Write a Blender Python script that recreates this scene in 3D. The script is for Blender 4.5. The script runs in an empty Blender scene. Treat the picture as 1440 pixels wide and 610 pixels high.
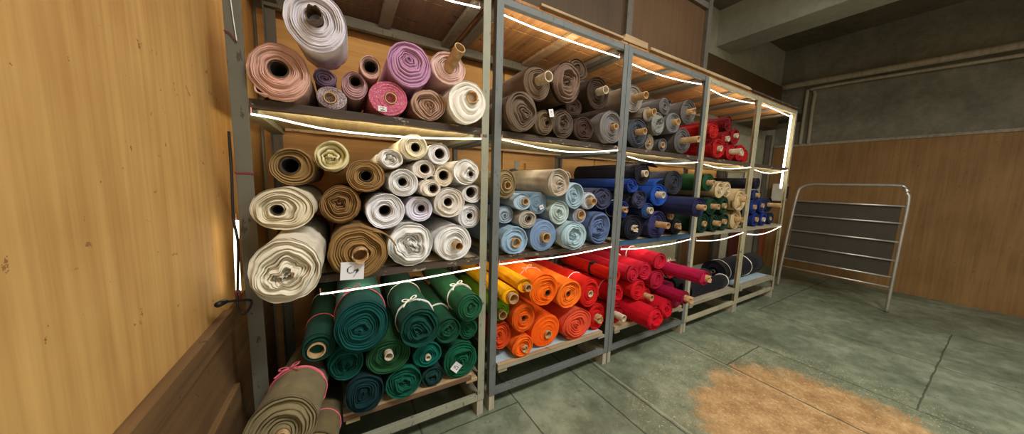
import math
CAM=(409.444246, 0.526841, -0.116427, 0.029018, -1.469512)
LED_TOP, LED_SHELF, LED_V = 9, 4.5, 9
STRIP_TOP, STRIP_SHELF = 2.2, 1.7
LAMPS = [(1.2, -2.3, 120), (4.0, -2.6, 70)]
FRONT_FILL = ((1.5, -4.2, 1.9), (math.radians(90), 0, 0), 18)
EXPO = 0.1
GROUPS=['blue rolls on the middle shelf of the fifth bay', 'brown and grey rolls on the top shelf of the second bay', 'cream, brown and white rolls on the middle shelf of the first bay', 'fuzzy red rolls on the top shelf of the fourth bay', 'green and beige rolls on the middle shelf of the fourth bay', 'green rolls on the bottom shelf of the first bay', 'grey rolls on the top shelf of the third bay', 'light blue and grey rolls on the middle shelf of the second bay', 'navy and royal blue rolls on the middle shelf of the third bay', 'pink and white rolls on the top shelf of the first bay', 'red and magenta rolls on the bottom shelf of the third bay', 'yellow, orange and red rolls on the bottom shelf of the second bay']
ROLLS=[
{'k': 'T1', 'X': -0.1915, 'Z': 1.7897, 'Y': -0.03, 'a': 0.0965, 'b': 0.1027, 'c': (214, 174, 158), 'l': 'big salmon pink fabric roll with a wide dark hollow, leftmost on the top shelf', 'g': 9, 'n': 11, 'o': (-0.0043, 0.0114), 't': 'hole', 'rc': 0.0327, 'w': 0.05, 'L': 0.62, 'flap': (-2.5, 0.05, 1)},
{'k': 'T2', 'X': -0.065, 'Z': 1.966, 'Y': -0.1, 'a': 0.1011, 'b': 0.103, 'c': (226, 222, 230), 'l': 'big white fabric roll with torn grey cardboard core, propped up on the salmon pink roll', 'g': 9, 'n': 9, 'o': (-0.0019, 0.0096), 't': 'tube', 'rc': 0.0263, 'p': 0.05, 'torn': 1, 'dark': 1, 'w': 0.05, 'L': 0.36, 'ax': 0.03, 'az': 0.13},
{'k': 'T0', 'X': -0.0503, 'Z': 1.8205, 'Y': 0.06, 'a': 0.0432, 'b': 0.0381, 'c': (126, 104, 128), 'l': 'dusky purple fabric roll squeezed in the gap behind the salmon pink roll', 'g': 9, 'n': 4, 'o': (-0.0011, 0.0002), 't': 'none'},
{'k': 'T3', 'X': -0.0272, 'Z': 1.7333, 'Y': 0.02, 'a': 0.0552, 'b': 0.0463, 'c': (178, 160, 158), 'l': 'small speckled grey pink roll with a cardboard core, beside the salmon pink roll', 'g': 9, 'n': 14, 'o': (-0.0068, -0.0006), 't': 'tube', 'rc': 0.0232, 'p': 0.006, 'w': 0.0, 'fine': 1},
{'k': 'T4', 'X': 0.0594, 'Z': 1.8006, 'Y': 0.03, 'a': 0.0505, 'b': 0.0595, 'c': (186, 150, 154), 'l': 'small dusty mauve roll with a hollow middle, left of the dotted hot pink roll', 'g': 9, 'n': 5, 'o': (0.0038, 0.0209), 't': 'hole', 'rc': 0.0238},
{'k': 'T5', 'X': 0.1222, 'Z': 1.8902, 'Y': 0.03, 'a': 0.0438, 'b': 0.0513, 'c': (206, 170, 158), 'l': 'small brownish pink hollow roll between the big white roll and the orchid roll', 'g': 9, 'n': 3, 'o': (0.0022, 0.0054), 't': 'hole', 'rc': 0.0293},
{'k': 'T6', 'X': 0.2827, 'Z': 1.9199, 'Y': -0.02, 'a': 0.097, 'b': 0.1006, 'c': (196, 150, 184), 'l': 'orchid pink fabric roll with tight spiral folds, topmost in the pink pile', 'g': 9, 'n': 8, 'o': (-0.0021, 0.0274), 't': 'none', 'w': 0.04},
{'k': 'T7', 'X': 0.1924, 'Z': 1.7623, 'Y': 0.0, 'a': 0.0831, 'b': 0.0753, 'c': (200, 104, 130), 'l': 'hot pink dotted roll with a paper label and a cardboard core', 'g': 9, 'n': 16, 'o': (0.0088, 0.0025), 't': 'tube', 'rc': 0.0251, 'p': 0.004, 'w': 0.0, 'fine': 1, 'tag': (-0.0292, -0.0527, 0.0354, 0.0223, '2', 0), 'dots': 1},
{'k': 'T8', 'X': 0.3698, 'Z': 1.7599, 'Y': 0.0, 'a': 0.0809, 'b': 0.0729, 'c': (182, 150, 132), 'l': 'beige pink fabric roll without a core, left of the white roll at the post', 'g': 9, 'n': 6, 'o': (0.0112, -0.0008), 't': 'none', 'w': 0.06, 'cr': 0.5},
{'k': 'T9', 'X': 0.4792, 'Z': 1.9631, 'Y': 0.03, 'a': 0.0913, 'b': 0.0775, 'c': (226, 196, 186), 'l': 'pale pink fabric roll with a long cardboard tube pointing upwards', 'g': 9, 'n': 6, 'o': (0.0077, 0.0133), 't': 'tube', 'rc': 0.0269, 'p': 0.12, 'dz': 0.45, 'dx': 0.12, 'w': 0.06},
{'k': 'T10', 'X': 0.551, 'Z': 1.7906, 'Y': -0.06, 'a': 0.098, 'b': 0.1036, 'c': (240, 236, 226), 'l': 'white fabric roll with worn cardboard core at the green post, right end of pinks', 'g': 9, 'n': 3, 'o': (0.0201, 0.0235), 't': 'tube', 'rc': 0.0278, 'p': 0.01, 'torn': 0.5, 'w': 0.05},
{'k': 'M1', 'X': -0.1702, 'Z': 1.4384, 'Y': 0.0, 'a': 0.0771, 'b': 0.0744, 'c': (150, 122, 80), 'l': 'olive brown fabric roll with a wide hollow, upper left of the middle shelf', 'g': 2, 'n': 4, 'o': (-0.0118, 0.0045), 't': 'hole', 'rc': 0.0352, 'w': 0.05},
{'k': 'M2', 'X': -0.0335, 'Z': 1.4868, 'Y': -0.06, 'a': 0.0634, 'b': 0.0618, 'c': (226, 216, 172), 'l': 'pale yellow cream roll with a crumpled centre, on top between two brown rolls', 'g': 2, 'n': 4, 'o': (-0.007, -0.0085), 't': 'none', 'w': 0.04, 'cr': 1.2},
{'k': 'M3', 'X': 0.0911, 'Z': 1.4118, 'Y': 0.0, 'a': 0.0793, 'b': 0.0732, 'c': (158, 126, 82), 'l': 'tan brown fabric roll with a round hollow, right of the pale yellow roll', 'g': 2, 'n': 6, 'o': (0.0014, 0.0007), 't': 'hole', 'rc': 0.0258, 'w': 0.04},
{'k': 'M4', 'X': -0.1921, 'Z': 1.2803, 'Y': -0.13, 'a': 0.0959, 'b': 0.0798, 'c': (220, 211, 186), 'l': 'large cream roll with a ragged hollow, lying on the biggest cream roll', 'g': 2, 'n': 8, 'o': (-0.0191, -0.0039), 't': 'hole', 'rc': 0.0205, 'w': 0.07, 'cr': 0.5, 'L': 0.78},
{'k': 'M5', 'X': -0.0104, 'Z': 1.2839, 'Y': 0.01, 'a': 0.0809, 'b': 0.0843, 'c': (140, 108, 68), 'l': 'brown fabric roll with wavy tight folds, in the middle of the brown pile', 'g': 2, 'n': 9, 'o': (-0.0095, 0.0087), 't': 'none', 'w': 0.08, 'cr': 0.4},
{'k': 'M6', 'X': -0.1724, 'Z': 1.0867, 'Y': -0.29, 'a': 0.1021, 'b': 0.1097, 'c': (226, 219, 200), 'l': 'biggest cream roll of crumpled folds, bottom left and overhanging the middle shelf', 'g': 2, 'n': 11, 'o': (-0.0065, -0.0225), 't': 'none', 'w': 0.09, 'cr': 1.2, 'L': 0.9},
{'k': 'M7', 'X': 0.0491, 'Z': 1.0904, 'Y': -0.12, 'a': 0.1145, 'b': 0.1134, 'c': (150, 118, 72), 'l': 'big brown roll with a white paper note and a cardboard core on the middle shelf', 'g': 2, 'n': 8, 'o': (0.0034, -0.0037), 't': 'tube', 'rc': 0.0308, 'p': 0.04, 'torn': 0.6, 'w': 0.08, 'L': 0.8, 'tag': (-0.0265, -0.0678, 0.0852, 0.0728, '9', -4), 'flap': (1.0, 0.11, -1, 0.095)},
{'k': 'M8', 'X': 0.197, 'Z': 1.4948, 'Y': 0.02, 'a': 0.0568, 'b': 0.0477, 'c': (236, 234, 230), 'l': 'small white roll with a crumpled centre, left of the topmost white roll', 'g': 2, 'n': 5, 'o': (0.011, 0.001), 't': 'none', 'w': 0.05, 'cr': 1.2},
{'k': 'M9', 'X': 0.3027, 'Z': 1.558, 'Y': 0.0, 'a': 0.0652, 'b': 0.0617, 'c': (236, 228, 202), 'l': 'topmost creamy white roll of the white pile with a creased hollow', 'g': 2, 'n': 5, 'o': (0.0064, -0.0023), 't': 'hole', 'rc': 0.0216, 'w': 0.05},
{'k': 'M10', 'X': 0.4263, 'Z': 1.5339, 'Y': 0.01, 'a': 0.056, 'b': 0.0529, 'c': (234, 232, 232), 'l': 'small white roll with a round black hollow, upper right of the white pile', 'g': 2, 'n': 4, 'o': (0.0025, 0.0023), 't': 'hole', 'rc': 0.0256, 'w': 0.02},
{'k': 'M11', 'X': 0.2478, 'Z': 1.3858, 'Y': -0.02, 'a': 0.0676, 'b': 0.066, 'c': (236, 236, 236), 'l': 'white roll with a square hollow, left in the second row of the white pile', 'g': 2, 'n': 6, 'o': (-0.0034, 0.0037), 't': 'hole', 'rc': 0.0204, 'w': 0.05, 'cr': 0.4},
{'k': 'M12', 'X': 0.349, 'Z': 1.4549, 'Y': 0.01, 'a': 0.0526, 'b': 0.0446, 'c': (232, 226, 218), 'l': 'small off white roll with a black hollow, directly below the topmost white roll', 'g': 2, 'n': 4, 'o': (0.0059, 0.0022), 't': 'hole', 'rc': 0.0231, 'w': 0.04},
{'k': 'M13', 'X': 0.3672, 'Z': 1.3637, 'Y': -0.05, 'a': 0.049, 'b': 0.0429, 'c': (236, 230, 218), 'l': 'small off white roll with a loose upturned corner, in the centre of the white pile', 'g': 2, 'n': 4, 'o': (0.0144, -0.003), 't': 'hole', 'rc': 0.0199, 'w': 0.04, 'flap': (2.2, 0.05, -1, 0.03)},
{'k': 'M14', 'X': 0.4506, 'Z': 1.4243, 'Y': 0.01, 'a': 0.0488, 'b': 0.0545, 'c': (228, 216, 194), 'l': 'small beige white roll with a thick black hollow, right of centre in the white pile', 'g': 2, 'n': 4, 'o': (-0.0005, 0.0039), 't': 'hole', 'rc': 0.0246, 'w': 0.03},
{'k': 'M15', 'X': 0.5737, 'Z': 1.4515, 'Y': 0.01, 'a': 0.0722, 'b': 0.0692, 'c': (236, 234, 230), 'l': 'white roll with open wavy folds, upper roll against the green post', 'g': 2, 'n': 4, 'o': (0.0269, -0.011), 't': 'hole', 'rc': 0.0146, 'w': 0.08, 'cr': 0.6},
{'k': 'M16', 'X': 0.6181, 'Z': 1.3337, 'Y': 0.034, 'a': 0.0599, 'b': 0.0503, 'c': (226, 224, 224), 'l': 'small white hollow roll half hidden behind the green post', 'g': 2, 'n': 3, 'o': (-0.0083, 0.0073), 't': 'hole', 'rc': 0.0275, 'w': 0.04, 'L': 0.634},
{'k': 'M17', 'X': 0.4775, 'Z': 1.2888, 'Y': 0.0, 'a': 0.0828, 'b': 0.0786, 'c': (228, 222, 214), 'l': 'off white roll of many even layers with round hollow, above the tubed white roll', 'g': 2, 'n': 9, 'o': (-0.0069, 0.0026), 't': 'hole', 'rc': 0.0225, 'w': 0.03},
{'k': 'M18', 'X': 0.1679, 'Z': 1.2537, 'Y': -0.02, 'a': 0.0853, 'b': 0.0822, 'c': (236, 236, 240), 'l': 'white roll with a square black hollow, right beside the brown pile', 'g': 2, 'n': 7, 'o': (-0.003, 0.0023), 't': 'hole', 'rc': 0.0264, 'w': 0.05},
{'k': 'M19', 'X': 0.3256, 'Z': 1.258, 'Y': 0.01, 'a': 0.0675, 'b': 0.0626, 'c': (228, 226, 240), 'l': 'lavender white roll with a small round hollow above the crumpled white roll', 'g': 2, 'n': 4, 'o': (0.0121, 0.0019), 't': 'hole', 'rc': 0.0181, 'w': 0.05},
{'k': 'M20', 'X': 0.2799, 'Z': 1.0863, 'Y': -0.01, 'a': 0.1108, 'b': 0.1093, 'c': (238, 238, 236), 'l': 'large white roll with a crumpled star shaped centre at the shelf edge', 'g': 2, 'n': 8, 'o': (0.0055, -0.0069), 't': 'none', 'w': 0.06, 'cr': 1.6},
{'k': 'M21', 'X': 0.4996, 'Z': 1.0745, 'Y': 0.0, 'a': 0.1043, 'b': 0.0975, 'c': (236, 236, 236), 'l': 'white roll with a pale cardboard tube poking out at the shelf edge by the post', 'g': 2, 'n': 7, 'o': (0.0141, -0.0106), 't': 'tube', 'rc': 0.0226, 'p': 0.05, 'w': 0.04},
{'k': 'M22', 'X': 0.6102, 'Z': 1.2089, 'Y': 0.05, 'a': 0.0678, 'b': 0.0696, 'c': (230, 230, 232), 'l': 'white roll mostly hidden behind the green post at mid height', 'g': 2, 'n': 5, 'o': (0.0025, 0.0003), 't': 'hole', 'rc': 0.0174, 'w': 0.05, 'L': 0.618},
{'k': 'G1', 'X': -0.112, 'Z': 0.6846, 'Y': -0.06, 'a': 0.0623, 'b': 0.0642, 'c': (24, 66, 54), 'l': 'dark green roll with a brown cardboard ring and pink string, leftmost of the greens', 'g': 5, 'n': 6, 'o': (-0.0073, -0.0142), 't': 'tube', 'rc': 0.0336, 'p': 0.004, 'dark': 0, 'w': 0.03, 'L': 0.8, 'ties': [(0.2, 'pink', 'string', 0), (0.5, 'pale', 'string', 0)]},
{'k': 'G2', 'X': 0.0538, 'Z': 0.7636, 'Y': -0.12, 'a': 0.1063, 'b': 0.1204, 'c': (14, 74, 70), 'l': 'largest teal green roll with a pink string, on top of the green pile', 'g': 5, 'n': 11, 'o': (-0.0119, -0.0211), 't': 'none', 'w': 0.02, 'L': 0.82, 'ties': [(0.16, 'pink', 'string', 1)]},
{'k': 'G3', 'X': 0.3018, 'Z': 0.6922, 'Y': -0.1, 'a': 0.0966, 'b': 0.0941, 'c': (16, 68, 58), 'l': 'dark green roll with wavy folds and two white ties, right of the largest teal roll', 'g': 5, 'n': 8, 'o': (-0.0147, -0.0292), 't': 'none', 'w': 0.09, 'cr': 0.5, 'L': 0.82, 'ties': [(0.12, 'white', 'ribbon', 1), (0.42, 'white', 'string', 0)]},
{'k': 'G4', 'X': 0.4585, 'Z': 0.6095, 'Y': -0.04, 'a': 0.0702, 'b': 0.0699, 'c': (22, 74, 52), 'l': 'dark green roll with a single white tie, just left of the upper right green roll', 'g': 5, 'n': 6, 'o': (0.006, 0.0106), 't': 'none', 'w': 0.05, 'cr': 0.4, 'L': 0.78, 'ties': [(0.2, 'white', 'ribbon', 0)]},
{'k': 'G5', 'X': 0.5747, 'Z': 0.7229, 'Y': -0.06, 'a': 0.0743, 'b': 0.077, 'c': (34, 92, 62), 'l': 'mid green roll with a white ribbon bow, upper right of the green pile', 'g': 5, 'n': 6, 'o': (0.0109, -0.0081), 't': 'none', 'w': 0.03, 'L': 0.8, 'ties': [(0.16, 'white', 'ribbon', 1)]},
{'k': 'G6', 'X': 0.5906, 'Z': 0.5731, 'Y': 0.0, 'a': 0.0584, 'b': 0.0657, 'c': (20, 82, 58), 'l': 'green roll of round folds behind the green post, under the ribboned green roll', 'g': 5, 'n': 6, 'o': (0.001, -0.0002), 't': 'none', 'w': 0.05},
{'k': 'G7', 'X': 0.1644, 'Z': 0.554, 'Y': -0.05, 'a': 0.1008, 'b': 0.0847, 'c': (34, 82, 50), 'l': 'moss green roll with a small white core, in the middle of the green pile', 'g': 5, 'n': 8, 'o': (-0.0025, 0.0176), 't': 'tube', 'rc': 0.0198, 'p': 0.03, 'pale': 1, 'w': 0.05},
{'k': 'G8', 'X': 0.3519, 'Z': 0.504, 'Y': -0.04, 'a': 0.0747, 'b': 0.0694, 'c': (10, 100, 88), 'l': 'small bright teal roll with a narrow core, right of the moss green roll', 'g': 5, 'n': 6, 'o': (-0.0001, -0.0119), 't': 'tube', 'rc': 0.015, 'p': 0.01, 'pale': 1, 'w': 0.03},
{'k': 'G9', 'X': 0.5404, 'Z': 0.4065, 'Y': -0.02, 'a': 0.0987, 'b': 0.1045, 'c': (18, 88, 62), 'l': 'green roll with a white paper tag, at the shelf edge by the post', 'g': 5, 'n': 7, 'o': (0.0132, -0.0167), 't': 'none', 'w': 0.06, 'cr': 0.3, 'tag': (-0.0343, -0.0194, 0.0493, 0.0485, 'J', 45)},
{'k': 'G10', 'X': 0.2341, 'Z': 0.3892, 'Y': -0.03, 'a': 0.0879, 'b': 0.0872, 'c': (16, 86, 68), 'l': 'green roll of loose wavy folds in the bottom row, under the moss green roll', 'g': 5, 'n': 7, 'o': (0.0056, -0.0158), 't': 'none', 'w': 0.06, 'cr': 0.7},
{'k': 'G11', 'X': 0.3837, 'Z': 0.3592, 'Y': -0.02, 'a': 0.0598, 'b': 0.0572, 'c': (24, 58, 54), 'l': 'smallest dark slate green roll in the bottom row of the greens', 'g': 5, 'n': 5, 'o': (-0.0032, -0.0053), 't': 'none', 'w': 0.06, 'cr': 0.5},
{'k': 'G12', 'X': 0.0579, 'Z': 0.3967, 'Y': -0.05, 'a': 0.0834, 'b': 0.0947, 'c': (16, 50, 54), 'l': 'dark blue green roll, leftmost in the bottom row beside the khaki rolls', 'g': 5, 'n': 8, 'o': (-0.0086, 0.0011), 't': 'none', 'w': 0.04, 'cr': 0.3},
{'k': 'G13', 'X': -0.0171, 'Z': 0.5633, 'Y': -0.02, 'a': 0.076, 'b': 0.0875, 'c': (16, 80, 70), 'l': 'teal green roll with crinkled middle below the roll with brown ring', 'g': 5, 'n': 6, 'o': (-0.0004, -0.0278), 't': 'none', 'w': 0.06, 'cr': 1},
{'k': 'P1', 'X': 0.8751, 'Z': 1.7967, 'Y': -0.04, 'a': 0.0991, 'b': 0.1097, 'c': (111, 95, 81), 'l': 'grey brown roll with angular folded face, lower left on top shelf beside the post', 'g': 1, 'n': 6, 'o': (0.0336, -0.003), 't': 'none', 'w': 0.08, 'cr': 0.4, 'L': 0.72},
{'k': 'P2', 'X': 0.9851, 'Z': 1.9737, 'Y': -0.02, 'a': 0.0919, 'b': 0.099, 'c': (117, 99, 82), 'l': 'greyish brown roll with a long pale tube, on top of the angular folded roll', 'g': 1, 'n': 5, 'o': (0.0141, 0.0131), 't': 'tube', 'rc': 0.0288, 'p': 0.09, 'pale': 1, 'w': 0.07},
{'k': 'P3', 'X': 1.1838, 'Z': 2.0063, 'Y': -0.05, 'a': 0.1039, 'b': 0.1185, 'c': (122, 100, 86), 'l': 'large mauve brown roll with open wavy folds, topmost on the second bay top shelf', 'g': 1, 'n': 6, 'o': (0.0094, 0.0177), 't': 'none', 'w': 0.1, 'cr': 0.8, 'L': 0.74},
{'k': 'P4', 'X': 1.3741, 'Z': 2.156, 'Y': 0.08, 'a': 0.0819, 'b': 0.0688, 'c': (81, 66, 54), 'l': 'dark brown roll peeping out behind the large mauve brown roll', 'g': 1, 'n': 4, 'o': (0.0009, 0.0052), 't': 'none', 'w': 0.08},
{'k': 'P5', 'X': 1.4865, 'Z': 2.0065, 'Y': -0.0, 'a': 0.1026, 'b': 0.1049, 'c': (63, 50, 39), 'l': 'darkest brown roll with a pale cardboard tube, upper right of the brown pile', 'g': 1, 'n': 5, 'o': (0.0091, 0.0101), 't': 'tube', 'rc': 0.0257, 'p': 0.06, 'pale': 1, 'w': 0.05},
{'k': 'P6', 'X': 1.3379, 'Z': 1.9079, 'Y': 0.06, 'a': 0.0744, 'b': 0.0625, 'c': (70, 55, 45), 'l': 'dark brown roll tucked below the large mauve brown roll', 'g': 1, 'n': 5, 'o': (-0.0018, 0.0024), 't': 'none', 'w': 0.04},
{'k': 'P7', 'X': 1.045, 'Z': 1.76, 'Y': -0.02, 'a': 0.069, 'b': 0.073, 'c': (109, 93, 72), 'l': 'khaki brown roll with a white paper tag, in the bottom row beside the angular roll', 'g': 1, 'n': 5, 'o': (0.0289, 0.0028), 't': 'hole', 'rc': 0.0169, 'w': 0.06, 'tag': (0.0343, 0.056, 0.0333, 0.045, '=', 12)},
{'k': 'P8', 'X': 1.2053, 'Z': 1.7771, 'Y': 0.0, 'a': 0.0871, 'b': 0.0901, 'c': (93, 81, 72), 'l': 'taupe roll with pointed top fold, middle of the bottom row of browns', 'g': 1, 'n': 6, 'o': (0.0093, -0.0023), 't': 'none', 'w': 0.08, 'cr': 0.5},
{'k': 'P9', 'X': 1.3882, 'Z': 1.7668, 'Y': 0.01, 'a': 0.091, 'b': 0.0798, 'c': (68, 52, 45), 'l': 'small dark brown roll left of the steel grey roll', 'g': 1, 'n': 5, 'o': (0.0196, 0.003), 't': 'none', 'w': 0.05},
{'k': 'P10', 'X': 1.5938, 'Z': 1.7959, 'Y': -0.04, 'a': 0.112, 'b': 0.1089, 'c': (122, 118, 117), 'l': 'steel grey roll with a torn tan core, beside the second grey post', 'g': 1, 'n': 7, 'o': (0.0101, 0.0007), 't': 'tube', 'rc': 0.0196, 'p': 0.03, 'w': 0.03},
{'k': 'S1', 'X': 0.8209, 'Z': 1.3933, 'Y': 0.034, 'a': 0.0739, 'b': 0.0859, 'c': (150, 132, 96), 'l': 'olive beige roll with a dark hollow beside the post on the middle shelf', 'g': 7, 'n': 5, 'o': (0.0153, -0.008), 't': 'tube', 'rc': 0.0229, 'p': 0.01, 'w': 0.03, 'L': 0.634},
{'k': 'S2', 'X': 1.1504, 'Z': 1.4088, 'Y': -0.05, 'a': 0.0839, 'b': 0.0868, 'c': (186, 176, 160), 'l': 'light greige roll with a black strap, topmost of the pale blue pile', 'g': 7, 'n': 6, 'o': (0.0152, -0.0123), 't': 'none', 'w': 0.08, 'cr': 0.6, 'L': 0.8, 'ties': [(0.55, 'black', 'strap', 0)], 'flap': (1.0, 0.05, -1, 0.04)},
{'k': 'S3', 'X': 1.0503, 'Z': 1.28, 'Y': 0.02, 'a': 0.0712, 'b': 0.0685, 'c': (116, 140, 160), 'l': 'dusty blue roll with a smooth face and a small square paper tag', 'g': 7, 'n': 12, 'o': (-0.0125, -0.0016), 't': 'none', 'w': 0.0, 'fine': 1, 'tag': (0.0151, -0.0242, 0.0289, 0.0259, 'N', 20), 'L': 0.38},
{'k': 'S4', 'X': 0.9133, 'Z': 1.2902, 'Y': -0.02, 'a': 0.0594, 'b': 0.0499, 'c': (168, 190, 208), 'l': 'small light blue roll with a brown core, left of the tagged dusty blue roll', 'g': 7, 'n': 3, 'o': (0.0157, 0.0021), 't': 'tube', 'rc': 0.0203, 'p': 0.01, 'w': 0.04},
{'k': 'S5', 'X': 0.8246, 'Z': 1.2113, 'Y': 0.034, 'a': 0.0617, 'b': 0.0518, 'c': (158, 176, 192), 'l': 'small pale blue roll squeezed between the post and the brown cored light blue roll', 'g': 7, 'n': 3, 'o': (0.0116, -0.0081), 't': 'none', 'w': 0.08, 'L': 0.634},
{'k': 'S6', 'X': 0.9539, 'Z': 1.1853, 'Y': -0.02, 'a': 0.0662, 'b': 0.0556, 'c': (176, 172, 162), 'l': 'small light grey roll with a dark core between four blue rolls', 'g': 7, 'n': 4, 'o': (0.0036, 0.0043), 't': 'tube', 'rc': 0.0185, 'p': 0.005, 'dark': 1, 'w': 0.07},
{'k': 'S7', 'X': 0.8644, 'Z': 1.0637, 'Y': -0.02, 'a': 0.0884, 'b': 0.0867, 'c': (160, 190, 214), 'l': 'light blue roll with wavy layers and a cardboard ring, first in the bottom row', 'g': 7, 'n': 6, 'o': (0.0073, -0.0129), 't': 'tube', 'rc': 0.0283, 'p': 0.012, 'w': 0.07},
{'k': 'S8', 'X': 1.0798, 'Z': 1.0768, 'Y': -0.01, 'a': 0.1005, 'b': 0.0998, 'c': (122, 148, 184), 'l': 'medium blue roll of smooth tight layers with a brown tube, second in the bottom row', 'g': 7, 'n': 14, 'o': (0.0058, -0.0081), 't': 'tube', 'rc': 0.0297, 'p': 0.03, 'w': 0.0, 'fine': 1},
{'k': 'S9', 'X': 1.1945, 'Z': 1.219, 'Y': -0.02, 'a': 0.0801, 'b': 0.0762, 'c': (184, 202, 200), 'l': 'pale aqua roll with open centre below the strapped greige roll', 'g': 7, 'n': 5, 'o': (-0.0048, 0.0005), 't': 'none', 'w': 0.05, 'cr': 0.3},
{'k': 'S10', 'X': 1.3208, 'Z': 1.3273, 'Y': -0.01, 'a': 0.0801, 'b': 0.0876, 'c': (160, 184, 198), 'l': 'light blue roll with oval folds right below the greige roll', 'g': 7, 'n': 5, 'o': (0.0004, 0.0123), 't': 'none', 'w': 0.06, 'cr': 0.4},
{'k': 'S11', 'X': 1.2956, 'Z': 1.0698, 'Y': -0.06, 'a': 0.1105, 'b': 0.0928, 'c': (172, 198, 208), 'l': 'pale aqua blue roll with a swirled middle, third in the bottom row', 'g': 7, 'n': 7, 'o': (-0.01, -0.0038), 't': 'none', 'w': 0.06, 'cr': 0.7},
{'k': 'S12', 'X': 1.5919, 'Z': 1.0951, 'Y': 0.01, 'a': 0.1095, 'b': 0.1181, 'c': (92, 112, 152), 'l': 'denim blue roll with loose folds, right end of the bottom row by the second post', 'g': 7, 'n': 6, 'o': (0.0016, -0.0098), 't': 'none', 'w': 0.08, 'cr': 0.9},
{'k': 'S13', 'X': 1.4723, 'Z': 1.2916, 'Y': 0.01, 'a': 0.071, 'b': 0.0596, 'c': (180, 184, 190), 'l': 'pale grey roll with a short torn tube above the denim roll', 'g': 7, 'n': 3, 'o': (0.0112, -0.0012), 't': 'tube', 'rc': 0.0238, 'p': 0.04, 'w': 0.05},
{'k': 'S14', 'X': 1.405, 'Z': 1.1889, 'Y': 0.02, 'a': 0.0629, 'b': 0.0529, 'c': (150, 154, 162), 'l': 'small grey roll with a tan core, wedged above the denim and aqua rolls', 'g': 7, 'n': 3, 'o': (0.0079, 0.0072), 't': 'tube', 'rc': 0.0306, 'p': 0.012, 'w': 0.03},
{'k': 'S15', 'X': 1.6405, 'Z': 1.304, 'Y': 0.034, 'a': 0.0929, 'b': 0.079, 'c': (62, 66, 92), 'l': 'dark indigo roll next to the royal blue pile by the second post', 'g': 7, 'n': 4, 'o': (0.0008, 0.0129), 't': 'none', 'w': 0.08, 'cr': 0.4, 'L': 0.634},
{'k': 'O1', 'X': 0.8112, 'Z': 0.6223, 'Y': 0.034, 'a': 0.0642, 'b': 0.0667, 'c': (112, 160, 30), 'l': 'lime green roll with a brown tube beside the post, among the oranges', 'g': 11, 'n': 3, 'o': (0.006, -0.0241), 't': 'tube', 'rc': 0.0271, 'p': 0.025, 'w': 0.02, 'L': 0.634},
{'k': 'O2', 'X': 0.8306, 'Z': 0.7384, 'Y': -0.05, 'a': 0.0546, 'b': 0.0458, 'c': (248, 180, 10), 'l': 'yellow roll with a thick cardboard tube, above the lime green roll', 'g': 11, 'n': 2, 'o': (0.0075, -0.006), 't': 'tube', 'rc': 0.0313, 'p': 0.03, 'w': 0.02, 'L': 0.8},
{'k': 'O3', 'X': 0.9113, 'Z': 0.8005, 'Y': -0.08, 'a': 0.0488, 'b': 0.0423, 'c': (244, 166, 14), 'l': 'thin golden yellow roll with a cardboard tube, lying against the upper left orange roll', 'g': 11, 'n': 2, 'o': (0.0138, -0.0111), 't': 'tube', 'rc': 0.0222, 'p': 0.02, 'w': 0.02, 'L': 0.8},
{'k': 'O4', 'X': 1.0678, 'Z': 0.7399, 'Y': -0.06, 'a': 0.1074, 'b': 0.105, 'c': (240, 110, 18), 'l': 'orange roll tied with a pink bow, upper left of the oranges', 'g': 11, 'n': 7, 'o': (0.0344, -0.0277), 't': 'hole', 'rc': 0.0197, 'w': 0.04, 'L': 0.82, 'ties': [(0.16, 'pinkpale', 'string', 1), (0.45, 'pinkpale', 'string', 0)]},
{'k': 'O5', 'X': 1.3136, 'Z': 0.6577, 'Y': -0.02, 'a': 0.1105, 'b': 0.0965, 'c': (242, 120, 30), 'l': 'lighter orange roll without a tie, upper right of the oranges', 'g': 11, 'n': 6, 'o': (-0.0024, 0.0005), 't': 'hole', 'rc': 0.0173, 'w': 0.05, 'L': 0.8},
{'k': 'O6', 'X': 0.9582, 'Z': 0.5619, 'Y': -0.01, 'a': 0.0873, 'b': 0.099, 'c': (222, 96, 20), 'l': 'dark orange roll with wavy layers, in the middle left of the oranges', 'g': 11, 'n': 8, 'o': (0.0029, -0.0096), 't': 'hole', 'rc': 0.0162, 'w': 0.05},
{'k': 'O7', 'X': 0.8211, 'Z': 0.4537, 'Y': 0.034, 'a': 0.0741, 'b': 0.0874, 'c': (206, 74, 26), 'l': 'burnt orange roll at the foot of the grey post', 'g': 11, 'n': 7, 'o': (-0.0191, -0.0062), 't': 'none', 'w': 0.04, 'L': 0.634},
{'k': 'O8', 'X': 1.1569, 'Z': 0.4144, 'Y': 0.02, 'a': 0.119, 'b': 0.1124, 'c': (246, 96, 12), 'l': 'bright orange roll with a smooth tight face and a brown core', 'g': 11, 'n': 16, 'o': (0.0149, -0.0265), 't': 'tube', 'rc': 0.027, 'p': 0.015, 'w': 0.0, 'fine': 1},
{'k': 'O9', 'X': 0.9581, 'Z': 0.3728, 'Y': -0.01, 'a': 0.0798, 'b': 0.0708, 'c': (240, 106, 24), 'l': 'smallest orange roll with a torn core at the front of the shelf', 'g': 11, 'n': 4, 'o': (0.0147, -0.0209), 't': 'tube', 'rc': 0.0222, 'p': 0.01, 'torn': 0.6, 'w': 0.04},
{'k': 'O10', 'X': 1.4161, 'Z': 0.4136, 'Y': -0.01, 'a': 0.1353, 'b': 0.1116, 'c': (222, 84, 52), 'l': 'coral rust roll without a core, at the right end of the oranges', 'g': 11, 'n': 6, 'o': (-0.0003, -0.0135), 't': 'none', 'w': 0.06},
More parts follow.
